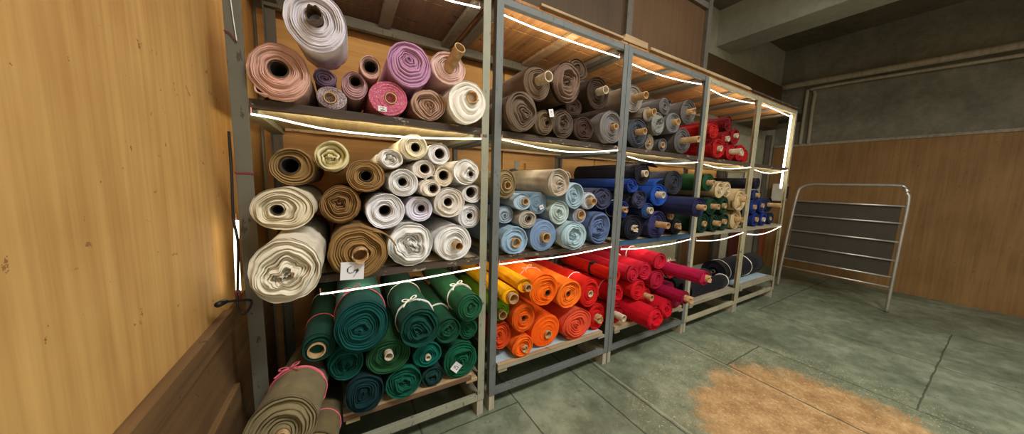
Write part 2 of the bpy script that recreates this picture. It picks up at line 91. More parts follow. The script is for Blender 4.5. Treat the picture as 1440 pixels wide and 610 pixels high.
{'k': 'O11', 'X': 1.524, 'Z': 0.625, 'Y': 0.0, 'a': 0.0945, 'b': 0.1087, 'c': (204, 31, 22), 'l': 'red roll with white tie and a white core, right above the coral roll', 'g': 11, 'n': 6, 'o': (0.0093, -0.0094), 't': 'tube', 'rc': 0.0239, 'p': 0.004, 'pale': 1, 'w': 0.04, 'L': 0.8, 'ties': [(0.16, 'white', 'string', 0)]},
{'k': 'O12', 'X': 1.646, 'Z': 0.4052, 'Y': 0.034, 'a': 0.0897, 'b': 0.1032, 'c': (198, 23, 23), 'l': 'red roll with a torn tan tube, right of the coral roll at the shelf end', 'g': 11, 'n': 5, 'o': (0.0123, -0.0142), 't': 'tube', 'rc': 0.0307, 'p': 0.03, 'torn': 0.6, 'w': 0.04, 'L': 0.634},
{'k': 'O13', 'X': 1.8337, 'Z': 0.6944, 'Y': 0.034, 'a': 0.0517, 'b': 0.0547, 'c': (207, 33, 20), 'l': 'red roll with a black strap and tube at its far end, behind the second post', 'g': 10, 'n': 4, 'o': (0.0098, -0.0022), 't': 'none', 'w': 0.04, 'L': 0.634, 'ties': [(0.24, 'black', 'strap', 0)], 'backcore': 1},
{'k': 'X1', 'X': 1.8609, 'Z': 0.5442, 'Y': 0.034, 'a': 0.0789, 'b': 0.0874, 'c': (196, 18, 34), 'l': 'bright red roll with a white tie partly hidden behind the second post', 'g': 10, 'n': 5, 'o': (0.0017, -0.0033), 't': 'none', 'w': 0.05, 'cr': 0.5, 'L': 0.634, 'ties': [(0.12, 'white', 'string', 0)]},
{'k': 'X3', 'X': 2.0351, 'Z': 0.5728, 'Y': -0.03, 'a': 0.0897, 'b': 0.085, 'c': (198, 20, 33), 'l': 'bright red roll with clean spiral folds, right beside the second post at mid pile', 'g': 10, 'n': 5, 'o': (0.012, -0.0039), 't': 'none', 'w': 0.04},
{'k': 'X4', 'X': 1.9634, 'Z': 0.711, 'Y': -0.03, 'a': 0.0711, 'b': 0.0635, 'c': (186, 22, 50), 'l': 'crimson roll lowest of the three crimson ones fanned out at the top left', 'g': 10, 'n': 3, 'o': (0.0053, -0.0094), 't': 'none', 'w': 0.06, 'L': 0.85},
{'k': 'X5', 'X': 2.1232, 'Z': 0.7169, 'Y': -0.02, 'a': 0.0809, 'b': 0.0726, 'c': (186, 23, 52), 'l': 'crimson roll with a white string, middle one of the fan under the blue edged shelf', 'g': 10, 'n': 4, 'o': (-0.0042, 0.0042), 't': 'none', 'w': 0.04, 'L': 0.85, 'ties': [(0.3, 'white', 'ribbon', 0)]},
{'k': 'X6', 'X': 2.2749, 'Z': 0.7859, 'Y': -0.04, 'a': 0.0779, 'b': 0.0695, 'c': (188, 25, 52), 'l': 'topmost crimson roll with a white tie, at the upper right of the reds', 'g': 10, 'n': 4, 'o': (0.0141, -0.0104), 't': 'none', 'w': 0.05, 'L': 0.85, 'ties': [(0.28, 'white', 'ribbon', 0)]},
{'k': 'X7', 'X': 2.2743, 'Z': 0.6229, 'Y': -0.03, 'a': 0.0944, 'b': 0.0855, 'c': (171, 22, 53), 'l': 'deep crimson roll of tight spirals below the topmost crimson roll', 'g': 10, 'n': 6, 'o': (0.0018, -0.0021), 't': 'none', 'w': 0.04},
{'k': 'X8', 'X': 2.1783, 'Z': 0.4958, 'Y': 0.0, 'a': 0.0709, 'b': 0.0633, 'c': (186, 18, 31), 'l': 'red roll with a pale tube, in the middle of the reds below the fan', 'g': 10, 'n': 3, 'o': (0.0015, -0.0078), 't': 'tube', 'rc': 0.026, 'p': 0.06, 'w': 0.04},
{'k': 'X9', 'X': 2.5179, 'Z': 0.4866, 'Y': 0.0, 'a': 0.0802, 'b': 0.0716, 'c': (138, 20, 64), 'l': 'magenta roll with visible spiral, left of the jutting magenta tube rolls', 'g': 10, 'n': 5, 'o': (-0.0011, 0.0002), 't': 'none', 'w': 0.04},
{'k': 'X10', 'X': 2.404, 'Z': 0.7121, 'Y': -0.34, 'a': 0.0637, 'b': 0.0569, 'c': (167, 20, 66), 'l': 'long magenta roll sticking out past the third post with a torn core', 'g': 10, 'n': 3, 'o': (0.014, -0.0032), 't': 'tube', 'rc': 0.026, 'p': 0.025, 'torn': 0.5, 'w': 0.05, 'L': 1.0, 'ax': 0.03, 'az': -0.03},
{'k': 'X11', 'X': 2.3779, 'Z': 0.5152, 'Y': -0.22, 'a': 0.0585, 'b': 0.0522, 'c': (153, 13, 62), 'l': 'dark magenta roll with a torn pale tube under the long jutting magenta roll', 'g': 10, 'n': 2, 'o': (0.0033, -0.0033), 't': 'tube', 'rc': 0.026, 'p': 0.05, 'torn': 0.6, 'w': 0.03, 'L': 0.85},
{'k': 'X12', 'X': 2.6192, 'Z': 0.3739, 'Y': -0.02, 'a': 0.0707, 'b': 0.0719, 'c': (130, 18, 57), 'l': 'purplish magenta roll in the bottom row by the third post', 'g': 10, 'n': 5, 'o': (-0.0038, -0.0012), 't': 'none', 'w': 0.05},
{'k': 'X13', 'X': 2.3013, 'Z': 0.3893, 'Y': -0.12, 'a': 0.0929, 'b': 0.0873, 'c': (196, 15, 39), 'l': 'bright red roll second from the right in the bottom row, of crinkled folds', 'g': 10, 'n': 5, 'o': (-0.0016, 0.0022), 't': 'none', 'w': 0.06, 'cr': 0.8},
{'k': 'X14', 'X': 2.0475, 'Z': 0.391, 'Y': -0.19, 'a': 0.0997, 'b': 0.089, 'c': (196, 13, 35), 'l': 'brightest red roll jutting out lowest over the shelf front', 'g': 10, 'n': 5, 'o': (0.0056, 0.0003), 't': 'none', 'w': 0.06, 'cr': 0.6, 'L': 0.85},
{'k': 'X15', 'X': 1.8628, 'Z': 0.3754, 'Y': 0.034, 'a': 0.0808, 'b': 0.0734, 'c': (165, 15, 31), 'l': 'dark red roll with a long white tube at the foot of the second post', 'g': 10, 'n': 5, 'o': (-0.0075, 0.0054), 't': 'tube', 'rc': 0.026, 'p': 0.09, 'pale': 1, 'w': 0.04, 'L': 0.634},
{'k': 'X17', 'X': 2.7001, 'Z': 0.619, 'Y': 0.1, 'a': 0.0939, 'b': 0.0839, 'c': (157, 20, 25), 'l': 'dark red roll with a white knotted tie behind the jutting magenta roll', 'g': 10, 'n': 4, 'o': (-0.0049, 0.0006), 't': 'none', 'w': 0.04, 'ties': [(0.03, 'white', 'string', 1)], 'L': 0.5680000000000001},
{'k': 'Q1', 'X': 1.8857, 'Z': 2.0453, 'Y': 0.034, 'a': 0.1037, 'b': 0.0987, 'c': (146, 138, 130), 'l': 'grey roll with pink stripes and a long tan tube, behind the second post at top', 'g': 6, 'n': 5, 'o': (0.0086, 0.0048), 't': 'tube', 'rc': 0.026, 'p': 0.1, 'w': 0.03, 'stripe': 1, 'L': 0.634},
{'k': 'Q2', 'X': 2.0125, 'Z': 1.9435, 'Y': -0.01, 'a': 0.0587, 'b': 0.0524, 'c': (150, 140, 128), 'l': 'small taupe roll with a tan tube beside the striped grey roll', 'g': 6, 'n': 3, 'o': (-0.0019, 0.0063), 't': 'tube', 'rc': 0.026, 'p': 0.05, 'w': 0.08},
{'k': 'Q3', 'X': 2.2202, 'Z': 2.0377, 'Y': 0.0, 'a': 0.0707, 'b': 0.0682, 'c': (100, 98, 98), 'l': 'charcoal roll with an upturned edge, middle of the top row of greys', 'g': 6, 'n': 5, 'o': (0.0078, -0.0018), 't': 'none', 'w': 0.06, 'flap': (0.3, 0.03, 1)},
{'k': 'Q4', 'X': 2.5119, 'Z': 2.0272, 'Y': -0.02, 'a': 0.1103, 'b': 0.0985, 'c': (98, 94, 92), 'l': 'dark grey roll of thick folds with a torn tube, upper right of the greys', 'g': 6, 'n': 6, 'o': (0.0008, -0.0013), 't': 'tube', 'rc': 0.026, 'p': 0.05, 'torn': 0.7, 'w': 0.05},
{'k': 'Q5', 'X': 1.9273, 'Z': 1.7965, 'Y': 0.0, 'a': 0.1163, 'b': 0.1095, 'c': (72, 76, 84), 'l': 'dark slate roll with ragged folds and a tan tube, bottom left of the greys', 'g': 6, 'n': 6, 'o': (-0.0066, 0.0058), 't': 'tube', 'rc': 0.0238, 'p': 0.06, 'w': 0.08, 'cr': 0.4},
{'k': 'Q6', 'X': 2.1517, 'Z': 1.8924, 'Y': 0.0, 'a': 0.0852, 'b': 0.0874, 'c': (136, 138, 134), 'l': 'silvery grey roll with a wide open middle, in the centre of the greys', 'g': 6, 'n': 5, 'o': (-0.0038, -0.0016), 't': 'none', 'w': 0.06, 'cr': 1},
{'k': 'Q7', 'X': 2.3328, 'Z': 1.9194, 'Y': -0.01, 'a': 0.0931, 'b': 0.0831, 'c': (116, 118, 120), 'l': 'medium grey roll with a short tan tube right of the silvery roll', 'g': 6, 'n': 5, 'o': (0.006, 0.0035), 't': 'tube', 'rc': 0.026, 'p': 0.04, 'w': 0.03},
{'k': 'Q8', 'X': 2.0965, 'Z': 1.7494, 'Y': 0.02, 'a': 0.0544, 'b': 0.0624, 'c': (134, 122, 108), 'l': 'small taupe roll standing below the silvery grey roll', 'g': 6, 'n': 3, 'o': (-0.0106, -0.0041), 't': 'tube', 'rc': 0.018, 'p': 0.01, 'w': 0.07},
{'k': 'Q9', 'X': 2.2639, 'Z': 1.7403, 'Y': 0.02, 'a': 0.0597, 'b': 0.0533, 'c': (92, 92, 94), 'l': 'smallest dark grey roll in the bottom row of the greys', 'g': 6, 'n': 4, 'o': (-0.0055, -0.0003), 't': 'tube', 'rc': 0.0224, 'p': 0.01, 'w': 0.03},
{'k': 'Q10', 'X': 2.4999, 'Z': 1.7941, 'Y': 0.0, 'a': 0.1199, 'b': 0.1071, 'c': (96, 92, 92), 'l': 'dark grey roll with the longest tan tube, lower right of the greys', 'g': 6, 'n': 9, 'o': (0.0043, 0.0016), 't': 'tube', 'rc': 0.026, 'p': 0.13, 'w': 0.05},
{'k': 'U1', 'X': 2.0176, 'Z': 1.4956, 'Y': 0.0, 'a': 0.0829, 'b': 0.0852, 'c': (32, 32, 42), 'l': 'black navy roll with a loose pointed flap, topmost of the blues', 'g': 8, 'n': 4, 'o': (0.0015, 0.0051), 't': 'tube', 'rc': 0.026, 'p': 0.03, 'pale': 1, 'w': 0.05, 'flap': (1.5, 0.15, -1)},
{'k': 'U2', 'X': 1.906, 'Z': 1.4051, 'Y': 0.0, 'a': 0.0553, 'b': 0.0545, 'c': (32, 62, 140), 'l': 'royal blue roll with crumpled end under the topmost black roll', 'g': 8, 'n': 3, 'o': (-0.0006, 0.0017), 't': 'none', 'w': 0.1, 'cr': 0.8},
{'k': 'U3', 'X': 2.209, 'Z': 1.3371, 'Y': -0.02, 'a': 0.1022, 'b': 0.0912, 'c': (28, 74, 160), 'l': 'bright royal blue roll with a peaked flap and a thick pale tube', 'g': 8, 'n': 3, 'o': (-0.0112, 0.0024), 't': 'tube', 'rc': 0.026, 'p': 0.05, 'pale': 1, 'w': 0.06, 'flap': (2.3, 0.1, -1)},
{'k': 'U4', 'X': 2.42, 'Z': 1.438, 'Y': -0.01, 'a': 0.1174, 'b': 0.1048, 'c': (46, 48, 58), 'l': 'charcoal navy roll of many round folds, upper right of the blues', 'g': 8, 'n': 8, 'o': (0.0131, 0.0024), 't': 'none', 'w': 0.02},
{'k': 'U5', 'X': 1.984, 'Z': 1.3, 'Y': -0.02, 'a': 0.0768, 'b': 0.0685, 'c': (58, 60, 88), 'l': 'dusty indigo roll of crumpled folds left of the thick pale tube', 'g': 8, 'n': 4, 'o': (-0.0155, 0.0051), 't': 'none', 'w': 0.1, 'cr': 0.8},
{'k': 'U6', 'X': 2.0999, 'Z': 1.212, 'Y': -0.01, 'a': 0.0701, 'b': 0.0626, 'c': (36, 62, 112), 'l': 'blue roll with a pale ring core under the dusty indigo roll', 'g': 8, 'n': 3, 'o': (0.0119, 0.0015), 't': 'tube', 'rc': 0.026, 'p': 0.025, 'pale': 1, 'w': 0.03},
{'k': 'U7', 'X': 1.8533, 'Z': 1.2228, 'Y': 0.034, 'a': 0.0713, 'b': 0.0649, 'c': (32, 54, 120), 'l': 'royal blue roll with white string and a torn core behind the second post', 'g': 8, 'n': 3, 'o': (0.0082, 0.0001), 't': 'tube', 'rc': 0.0216, 'p': 0.03, 'torn': 0.6, 'w': 0.06, 'ties': [(0.1, 'white', 'string', 0)], 'L': 0.634},
{'k': 'U8', 'X': 1.9898, 'Z': 1.0768, 'Y': 0.02, 'a': 0.1118, 'b': 0.0998, 'c': (28, 30, 44), 'l': 'black blue roll with crumpled white paper in its core, bottom left of the blues', 'g': 8, 'n': 5, 'o': (-0.0018, -0.0049), 't': 'tube', 'rc': 0.026, 'p': 0.02, 'torn': 0.8, 'pale': 1, 'w': 0.04},
{'k': 'U9', 'X': 2.2535, 'Z': 1.092, 'Y': -0.0, 'a': 0.1288, 'b': 0.115, 'c': (52, 54, 98), 'l': 'purple navy roll with a long tan tube, centre of the bottom row of blues', 'g': 8, 'n': 5, 'o': (-0.0036, 0.003), 't': 'tube', 'rc': 0.026, 'p': 0.1, 'w': 0.05},
{'k': 'U10', 'X': 2.3796, 'Z': 1.2541, 'Y': -0.25, 'a': 0.0869, 'b': 0.0776, 'c': (34, 38, 74), 'l': 'navy roll jutting far out in front of the third post with a tan tube', 'g': 8, 'n': 5, 'o': (-0.0095, 0.0023), 't': 'tube', 'rc': 0.0212, 'p': 0.05, 'w': 0.05, 'L': 0.95},
{'k': 'U11', 'X': 2.5313, 'Z': 1.2528, 'Y': 0.03, 'a': 0.0598, 'b': 0.0534, 'c': (34, 54, 110), 'l': 'small dark royal blue roll under the charcoal navy roll', 'g': 8, 'n': 3, 'o': (-0.0016, 0.002), 't': 'none', 'w': 0.08, 'cr': 0.5},
{'k': 'U12', 'X': 2.4794, 'Z': 1.1477, 'Y': 0.04, 'a': 0.0631, 'b': 0.0564, 'c': (30, 34, 60), 'l': 'navy roll with a tan core just behind the purple navy roll', 'g': 8, 'n': 3, 'o': (0.005, -0.0001), 't': 'tube', 'rc': 0.026, 'p': 0.02, 'w': 0.05},
{'k': 'U13', 'X': 2.5937, 'Z': 1.0513, 'Y': 0.03, 'a': 0.0832, 'b': 0.0743, 'c': (26, 28, 40), 'l': 'black navy roll with torn pale core, lower right of the blues by the third post', 'g': 8, 'n': 3, 'o': (-0.0047, 0.0081), 't': 'tube', 'rc': 0.0258, 'p': 0.03, 'torn': 0.6, 'w': 0.05},
{'k': 'R1', 'X': 3.2426, 'Z': 2.0263, 'Y': 0.0, 'a': 0.0795, 'b': 0.071, 'c': (109, 21, 28), 'l': 'dark crimson fuzzy roll crowning the red pile', 'g': 3, 'n': 3, 'o': (-0.0058, -0.0042), 't': 'none', 'w': 0.08, 'cr': 0.8, 'fuzz': 1},
{'k': 'R2', 'X': 2.9489, 'Z': 1.9282, 'Y': -0.02, 'a': 0.0829, 'b': 0.074, 'c': (173, 26, 25), 'l': 'bright red fuzzy roll with folded end, left of the dark crimson roll', 'g': 3, 'n': 3, 'o': (0.0185, 0.0024), 't': 'none', 'w': 0.08, 'fuzz': 1},
{'k': 'R3', 'X': 3.2151, 'Z': 1.8761, 'Y': 0.0, 'a': 0.0854, 'b': 0.0762, 'c': (142, 21, 28), 'l': 'red roll with a white core directly under the dark crimson roll', 'g': 3, 'n': 2, 'o': (0.0183, 0.0058), 't': 'tube', 'rc': 0.026, 'p': 0.02, 'pale': 1, 'w': 0.05, 'fuzz': 1},
{'k': 'R4', 'X': 3.4425, 'Z': 1.9248, 'Y': 0.02, 'a': 0.085, 'b': 0.0819, 'c': (134, 18, 25), 'l': 'red roll with a white core, upper right end of the red pile', 'g': 3, 'n': 2, 'o': (0.0011, 0.0109), 't': 'tube', 'rc': 0.0239, 'p': 0.02, 'pale': 1, 'w': 0.05, 'fuzz': 1},
{'k': 'R5', 'X': 3.0578, 'Z': 1.7776, 'Y': -0.02, 'a': 0.1015, 'b': 0.0906, 'c': (168, 20, 25), 'l': 'largest red fuzzy roll with a white core, lower left of the red pile', 'g': 3, 'n': 4, 'o': (0.0132, -0.0024), 't': 'tube', 'rc': 0.026, 'p': 0.02, 'pale': 1, 'w': 0.04, 'fuzz': 1},
{'k': 'R6', 'X': 3.3451, 'Z': 1.766, 'Y': -0.0, 'a': 0.0885, 'b': 0.079, 'c': (164, 20, 26), 'l': 'red roll with a long white tube in the bottom row', 'g': 3, 'n': 2, 'o': (-0.0038, 0.004), 't': 'tube', 'rc': 0.026, 'p': 0.09, 'pale': 1, 'w': 0.05, 'fuzz': 1},
{'k': 'R7', 'X': 3.5358, 'Z': 1.774, 'Y': 0.0, 'a': 0.0974, 'b': 0.087, 'c': (171, 21, 28), 'l': 'red roll with a white core just right of the long white tube', 'g': 3, 'n': 3, 'o': (0.0095, -0.0055), 't': 'tube', 'rc': 0.026, 'p': 0.02, 'pale': 1, 'w': 0.05, 'fuzz': 1},
{'k': 'R8', 'X': 3.749, 'Z': 1.7585, 'Y': 0.04, 'a': 0.08, 'b': 0.0715, 'c': (173, 25, 28), 'l': 'last small red roll at the right end of the red pile', 'g': 3, 'n': 2, 'o': (-0.0051, -0.0025), 't': 'none', 'w': 0.05, 'fuzz': 1, 'L': 0.628},
{'k': 'V1', 'X': 2.9927, 'Z': 1.4595, 'Y': 0.0, 'a': 0.0935, 'b': 0.0834, 'c': (32, 76, 46), 'l': 'bright bottle green roll with a tan tube, topmost on the fourth bay middle shelf', 'g': 4, 'n': 5, 'o': (-0.0073, -0.0051), 't': 'tube', 'rc': 0.026, 'p': 0.05, 'w': 0.04},
{'k': 'V2', 'X': 3.1707, 'Z': 1.3932, 'Y': -0.02, 'a': 0.0944, 'b': 0.0843, 'c': (196, 178, 138), 'l': 'cream roll with ruffled layers and a pale core, right of the topmost green roll', 'g': 4, 'n': 3, 'o': (-0.0089, -0.002), 't': 'tube', 'rc': 0.026, 'p': 0.02, 'pale': 1, 'w': 0.06},
{'k': 'V3', 'X': 3.3565, 'Z': 1.397, 'Y': 0.0, 'a': 0.0864, 'b': 0.0772, 'c': (190, 170, 130), 'l': 'narrow cream roll with a ring core beside the ruffled cream roll', 'g': 4, 'n': 2, 'o': (-0.0042, -0.0042), 't': 'tube', 'rc': 0.026, 'p': 0.015, 'pale': 1, 'w': 0.05},
{'k': 'V4', 'X': 3.0943, 'Z': 1.2313, 'Y': 0.0, 'a': 0.0969, 'b': 0.0865, 'c': (24, 60, 40), 'l': 'dark green roll with a long tan tube in the middle row', 'g': 4, 'n': 4, 'o': (0.005, -0.001), 't': 'tube', 'rc': 0.026, 'p': 0.06, 'w': 0.04},
{'k': 'V5', 'X': 3.3264, 'Z': 1.2328, 'Y': 0.0, 'a': 0.0934, 'b': 0.0834, 'c': (22, 56, 38), 'l': 'dark green roll with a short tan core, right of the long tan tube', 'g': 4, 'n': 3, 'o': (-0.0053, 0.0003), 't': 'tube', 'rc': 0.026, 'p': 0.02, 'w': 0.04},
{'k': 'V6', 'X': 3.5442, 'Z': 1.2939, 'Y': -0.05, 'a': 0.1288, 'b': 0.115, 'c': (192, 170, 128), 'l': 'beige roll with draped pleated cloth at the fourth post', 'g': 4, 'n': 3, 'o': (0.0005, 0.0024), 't': 'tube', 'rc': 0.0237, 'p': 0.05, 'w': 0.08, 'flap': (0.5, 0.09, -1, 0.05)},
{'k': 'V7', 'X': 2.9691, 'Z': 1.069, 'Y': 0.0, 'a': 0.1031, 'b': 0.092, 'c': (20, 50, 36), 'l': 'dark green roll with a tan core, leftmost in the bottom row', 'g': 4, 'n': 4, 'o': (0.0024, -0.002), 't': 'tube', 'rc': 0.026, 'p': 0.02, 'w': 0.04},
{'k': 'V8', 'X': 3.1782, 'Z': 1.0648, 'Y': 0.0, 'a': 0.0983, 'b': 0.0878, 'c': (20, 50, 36), 'l': 'dark green roll with a tan tube, centre of the bottom row', 'g': 4, 'n': 3, 'o': (-0.0004, -0.001), 't': 'tube', 'rc': 0.026, 'p': 0.05, 'w': 0.04},
{'k': 'V9', 'X': 3.3716, 'Z': 1.0633, 'Y': 0.0, 'a': 0.0901, 'b': 0.0863, 'c': (24, 54, 38), 'l': 'dark green roll with a round core next to the beige roll in the bottom row', 'g': 4, 'n': 3, 'o': (-0.0111, 0.0072), 't': 'tube', 'rc': 0.026, 'p': 0.02, 'w': 0.04},
{'k': 'V10', 'X': 3.6142, 'Z': 1.0799, 'Y': -0.0, 'a': 0.1153, 'b': 0.1029, 'c': (186, 164, 122), 'l': 'beige roll with bunched end and a pale tube at the foot of the fourth post', 'g': 4, 'n': 3, 'o': (0.0123, 0.003), 't': 'tube', 'rc': 0.026, 'p': 0.06, 'w': 0.08},
{'k': 'W1', 'X': 4.1619, 'Z': 1.4733, 'Y': 0.05, 'a': 0.0735, 'b': 0.0657, 'c': (26, 28, 40), 'l': 'black roll lying on top of the blues in the last bay', 'g': 0, 'n': 3, 'o': (0.0161, 0.0037), 't': 'none', 'w': 0.03, 'L': 0.8},
{'k': 'W2', 'X': 4.1607, 'Z': 1.3321, 'Y': 0.05, 'a': 0.0791, 'b': 0.0706, 'c': (34, 48, 96), 'l': 'navy roll with a wide tan core under the black roll in the last bay', 'g': 0, 'n': 2, 'o': (0.0042, 0.0078), 't': 'tube', 'rc': 0.026, 'p': 0.03, 'w': 0.04},
{'k': 'W3', 'X': 4.0591, 'Z': 1.2064, 'Y': 0.02, 'a': 0.0892, 'b': 0.0796, 'c': (28, 50, 118), 'l': 'royal blue roll, left of the middle pair in the last bay', 'g': 0, 'n': 2, 'o': (-0.001, 0.0002), 't': 'tube', 'rc': 0.026, 'p': 0.02, 'w': 0.04},
{'k': 'W4', 'X': 4.2804, 'Z': 1.2144, 'Y': 0.02, 'a': 0.0937, 'b': 0.0836, 'c': (28, 50, 112), 'l': 'royal blue roll, right of the middle pair in the last bay', 'g': 0, 'n': 2, 'o': (-0.0201, 0.0062), 't': 'tube', 'rc': 0.026, 'p': 0.02, 'w': 0.04},
{'k': 'W5', 'X': 4.4864, 'Z': 1.224, 'Y': 0.03, 'a': 0.0973, 'b': 0.0869, 'c': (30, 36, 56), 'l': 'black navy roll with a long tan tube at the last post', 'g': 0, 'n': 2, 'o': (-0.0078, 0.0028), 't': 'tube', 'rc': 0.026, 'p': 0.12, 'w': 0.04},
{'k': 'W6', 'X': 4.1514, 'Z': 1.0603, 'Y': 0.02, 'a': 0.0933, 'b': 0.0833, 'c': (26, 46, 112), 'l': 'royal blue roll, left of the bottom pair in the last bay', 'g': 0, 'n': 2, 'o': (-0.0016, 0.0001), 't': 'tube', 'rc': 0.026, 'p': 0.02, 'w': 0.04},
{'k': 'W7', 'X': 4.3561, 'Z': 1.0584, 'Y': 0.02, 'a': 0.0912, 'b': 0.0814, 'c': (26, 48, 120), 'l': 'royal blue roll with a white core, right of the bottom pair in the last bay', 'g': 0, 'n': 2, 'o': (-0.005, -0.0075), 't': 'tube', 'rc': 0.026, 'p': 0.015, 'pale': 1, 'w': 0.04},
{'k': 'W8', 'X': 4.627, 'Z': 1.0531, 'Y': 0.04, 'a': 0.0853, 'b': 0.0761, 'c': (28, 40, 70), 'l': 'dark navy roll under the long tan tube in the last bay', 'g': 0, 'n': 2, 'o': (-0.0191, -0.0013), 't': 'tube', 'rc': 0.0224, 'p': 0.01, 'w': 0.05}
]
import bpy, math, random
import numpy as np
from mathutils import Vector, Matrix
sc = bpy.context.scene
COL = sc.collection
PI = math.pi

# ------------------------------------------------------------------ materials
def lin(c):
    return tuple(((v/255)/12.92 if v/255 <= .04045 else ((v/255+.055)/1.055)**2.4) for v in c) + (1,)
def scale_col(c, k):
    return (min(1, c[0]*k), min(1, c[1]*k), min(1, c[2]*k), 1)
class NT:
    def __init__(s, name):
        s.m = bpy.data.materials.new(name); s.m.use_nodes = True
        s.t = s.m.node_tree; s.b = s.t.nodes['Principled BSDF']
    def n(s, typ, **kw):
        o = s.t.nodes.new(typ)
        for k, v in kw.items():
            if k.startswith('i_'):
                key = k[2:]; o.inputs[int(key) if key.isdigit() else key.replace('_', ' ')].default_value = v
            else: setattr(o, k, v)
        return o
    def l(s, a, b): s.t.links.new(a, b)
    def coord(s, obj=True): return s.n('ShaderNodeTexCoord').outputs['Object' if obj else 'Generated']
    def world(s): return s.n('ShaderNodeNewGeometry').outputs['Position']
    def noise(s, vec, scale, detail=4, rough=.55, stretch=None):
        if stretch:
            mp = s.n('ShaderNodeMapping'); mp.inputs['Scale'].default_value = stretch; s.l(vec, mp.inputs['Vector']); vec = mp.outputs['Vector']
        n = s.n('ShaderNodeTexNoise'); n.inputs['Scale'].default_value = scale; n.inputs['Detail'].default_value = detail; n.inputs['Roughness'].default_value = rough
        s.l(vec, n.inputs['Vector']); return n.outputs['Fac']
    def ramp(s, fac, stops):
        r = s.n('ShaderNodeValToRGB'); e = r.color_ramp.elements
        e[0].position, e[0].color = stops[0]; e[1].position, e[1].color = stops[-1]
        for p, c in stops[1:-1]:
            x = e.new(p); x.color = c
        s.l(fac, r.inputs['Fac']); return r.outputs['Color']
    def mix(s, fac, a, b):
        m = s.n('ShaderNodeMix', data_type='RGBA')
        for sock, v in ((m.inputs[0], fac), (m.inputs[6], a), (m.inputs[7], b)):
            if hasattr(v, 'is_linked'): s.l(v, sock)
            else: sock.default_value = v
        return m.outputs[2]
    def math(s, op, a, b=None, clamp=False):
        m = s.n('ShaderNodeMath', operation=op, use_clamp=clamp)
        for i, v in enumerate((a, b)):
            if v is None: continue
            if hasattr(v, 'is_linked'): s.l(v, m.inputs[i])
            else: m.inputs[i].default_value = v
        return m.outputs[0]
    def bump(s, h, strength=.3, dist=.002):
        b = s.n('ShaderNodeBump'); b.inputs['Strength'].default_value = strength; b.inputs['Distance'].default_value = dist
        s.l(h, b.inputs['Height']); s.l(b.outputs['Normal'], s.b.inputs['Normal'])
    def base(s, c): s.l(c, s.b.inputs['Base Color'])
    def rough(s, v): s.b.inputs['Roughness'].default_value = v

FAB = {}
def fabric(col, fuzz=0, dots=0, stripe=0):
    key = (col, fuzz, dots, stripe)
    if key in FAB: return FAB[key]
    t = NT('fabric'); c = lin(col); v = t.coord()
    f = t.noise(v, 14, 3)
    col_s = t.ramp(f, [(.3, scale_col(c, .84)), (.7, scale_col(c, 1.14))])
    if dots:
        vo = t.n('ShaderNodeTexVoronoi'); vo.inputs['Scale'].default_value = 120; t.l(v, vo.inputs['Vector'])
        d = t.math('LESS_THAN', vo.outputs['Distance'], .33)
        col_s = t.mix(t.math('MULTIPLY', d, .55), col_s, lin((238, 188, 196)))
    if stripe:
        sx = t.n('ShaderNodeSeparateXYZ'); t.l(v, sx.inputs[0]); y = sx.outputs['Y']
        for y0 in (.30, .345):
            d = t.math('ABSOLUTE', t.math('SUBTRACT', y, y0)); col_s = t.mix(t.math('LESS_THAN', d, .008), col_s, lin((190, 110, 110)))
    t.base(col_s); t.rough(.92); t.b.inputs['Specular IOR Level'].default_value = .18
    t.b.inputs['Sheen Weight'].default_value = .03; t.b.inputs['Sheen Roughness'].default_value = .5
    w = t.noise(v, 420 if not fuzz else 130, 2)
    w2 = t.noise(v, 35, 4)
    t.bump(t.math('ADD', t.math('MULTIPLY', w, .35), w2), .35 if not fuzz else .9, .004 if not fuzz else .012)
    FAB[key] = t.m; return t.m
def speckle_mat(name, base, spot, scale, rough=.85):
    t = NT(name); v = t.coord(); f = t.noise(v, scale, 2)
    t.base(t.ramp(f, [(.38, lin(spot)), (.6, lin(base))])); t.rough(rough); t.bump(f, .2); return t.m
def plain(name, col, rough=.6, metal=0, var=.12, scale=12):
    t = NT(name); c = lin(col); f = t.noise(t.coord(), scale, 4)
    t.base(t.ramp(f, [(.3, scale_col(c, 1-var)), (.7, scale_col(c, 1+var))])); t.rough(rough); t.b.inputs['Metallic'].default_value = metal; return t.m
def painted_steel(name, col, wear, wear_amt=.36):
    t = NT(name); c = lin(col); v = t.world()
    f = t.noise(v, 5, 3); base = t.ramp(f, [(.3, scale_col(c, .82)), (.7, scale_col(c, 1.1))])
    f2 = t.noise(v, 34, 6, .7, (1, 1, .35))
    base = t.mix(t.math('LESS_THAN', f2, wear_amt), base, lin(wear))
    t.base(base); t.rough(.55); t.bump(f2, .15, .002); return t.m
def wood(name, dark, light, axis='x', wear=None, wear_amt=.36, rough=.75, scale=1.0):
    t = NT(name); v = t.world()
    st = {'x': (.6, 14, 14), 'y': (14, .6, 14), 'z': (14, 14, .6)}[axis]
    f = t.noise(v, 2.2*scale, 6, .6, st); g = t.noise(v, 2.5, 3)
    f = t.math('ADD', t.math('MULTIPLY', f, .6), t.math('MULTIPLY', g, .4))
    c = t.ramp(f, [(.35, lin(dark)), (.65, lin(light))])
    if wear:
        f2 = t.noise(v, 22, 6, .7, (.5, 1, 1)); c = t.mix(t.math('LESS_THAN', f2, wear_amt), c, lin(wear))
    t.base(c); t.rough(rough); t.bump(f, .25, .003); return t.m
def emitter(name, col, strength):
    t = NT(name); t.base(t.n('ShaderNodeRGB').outputs[0]); t.b.inputs['Base Color'].default_value = (1, 1, 1, 1)
    t.b.inputs['Emission Color'].default_value = col; t.b.inputs['Emission Strength'].default_value = strength
    return t.m

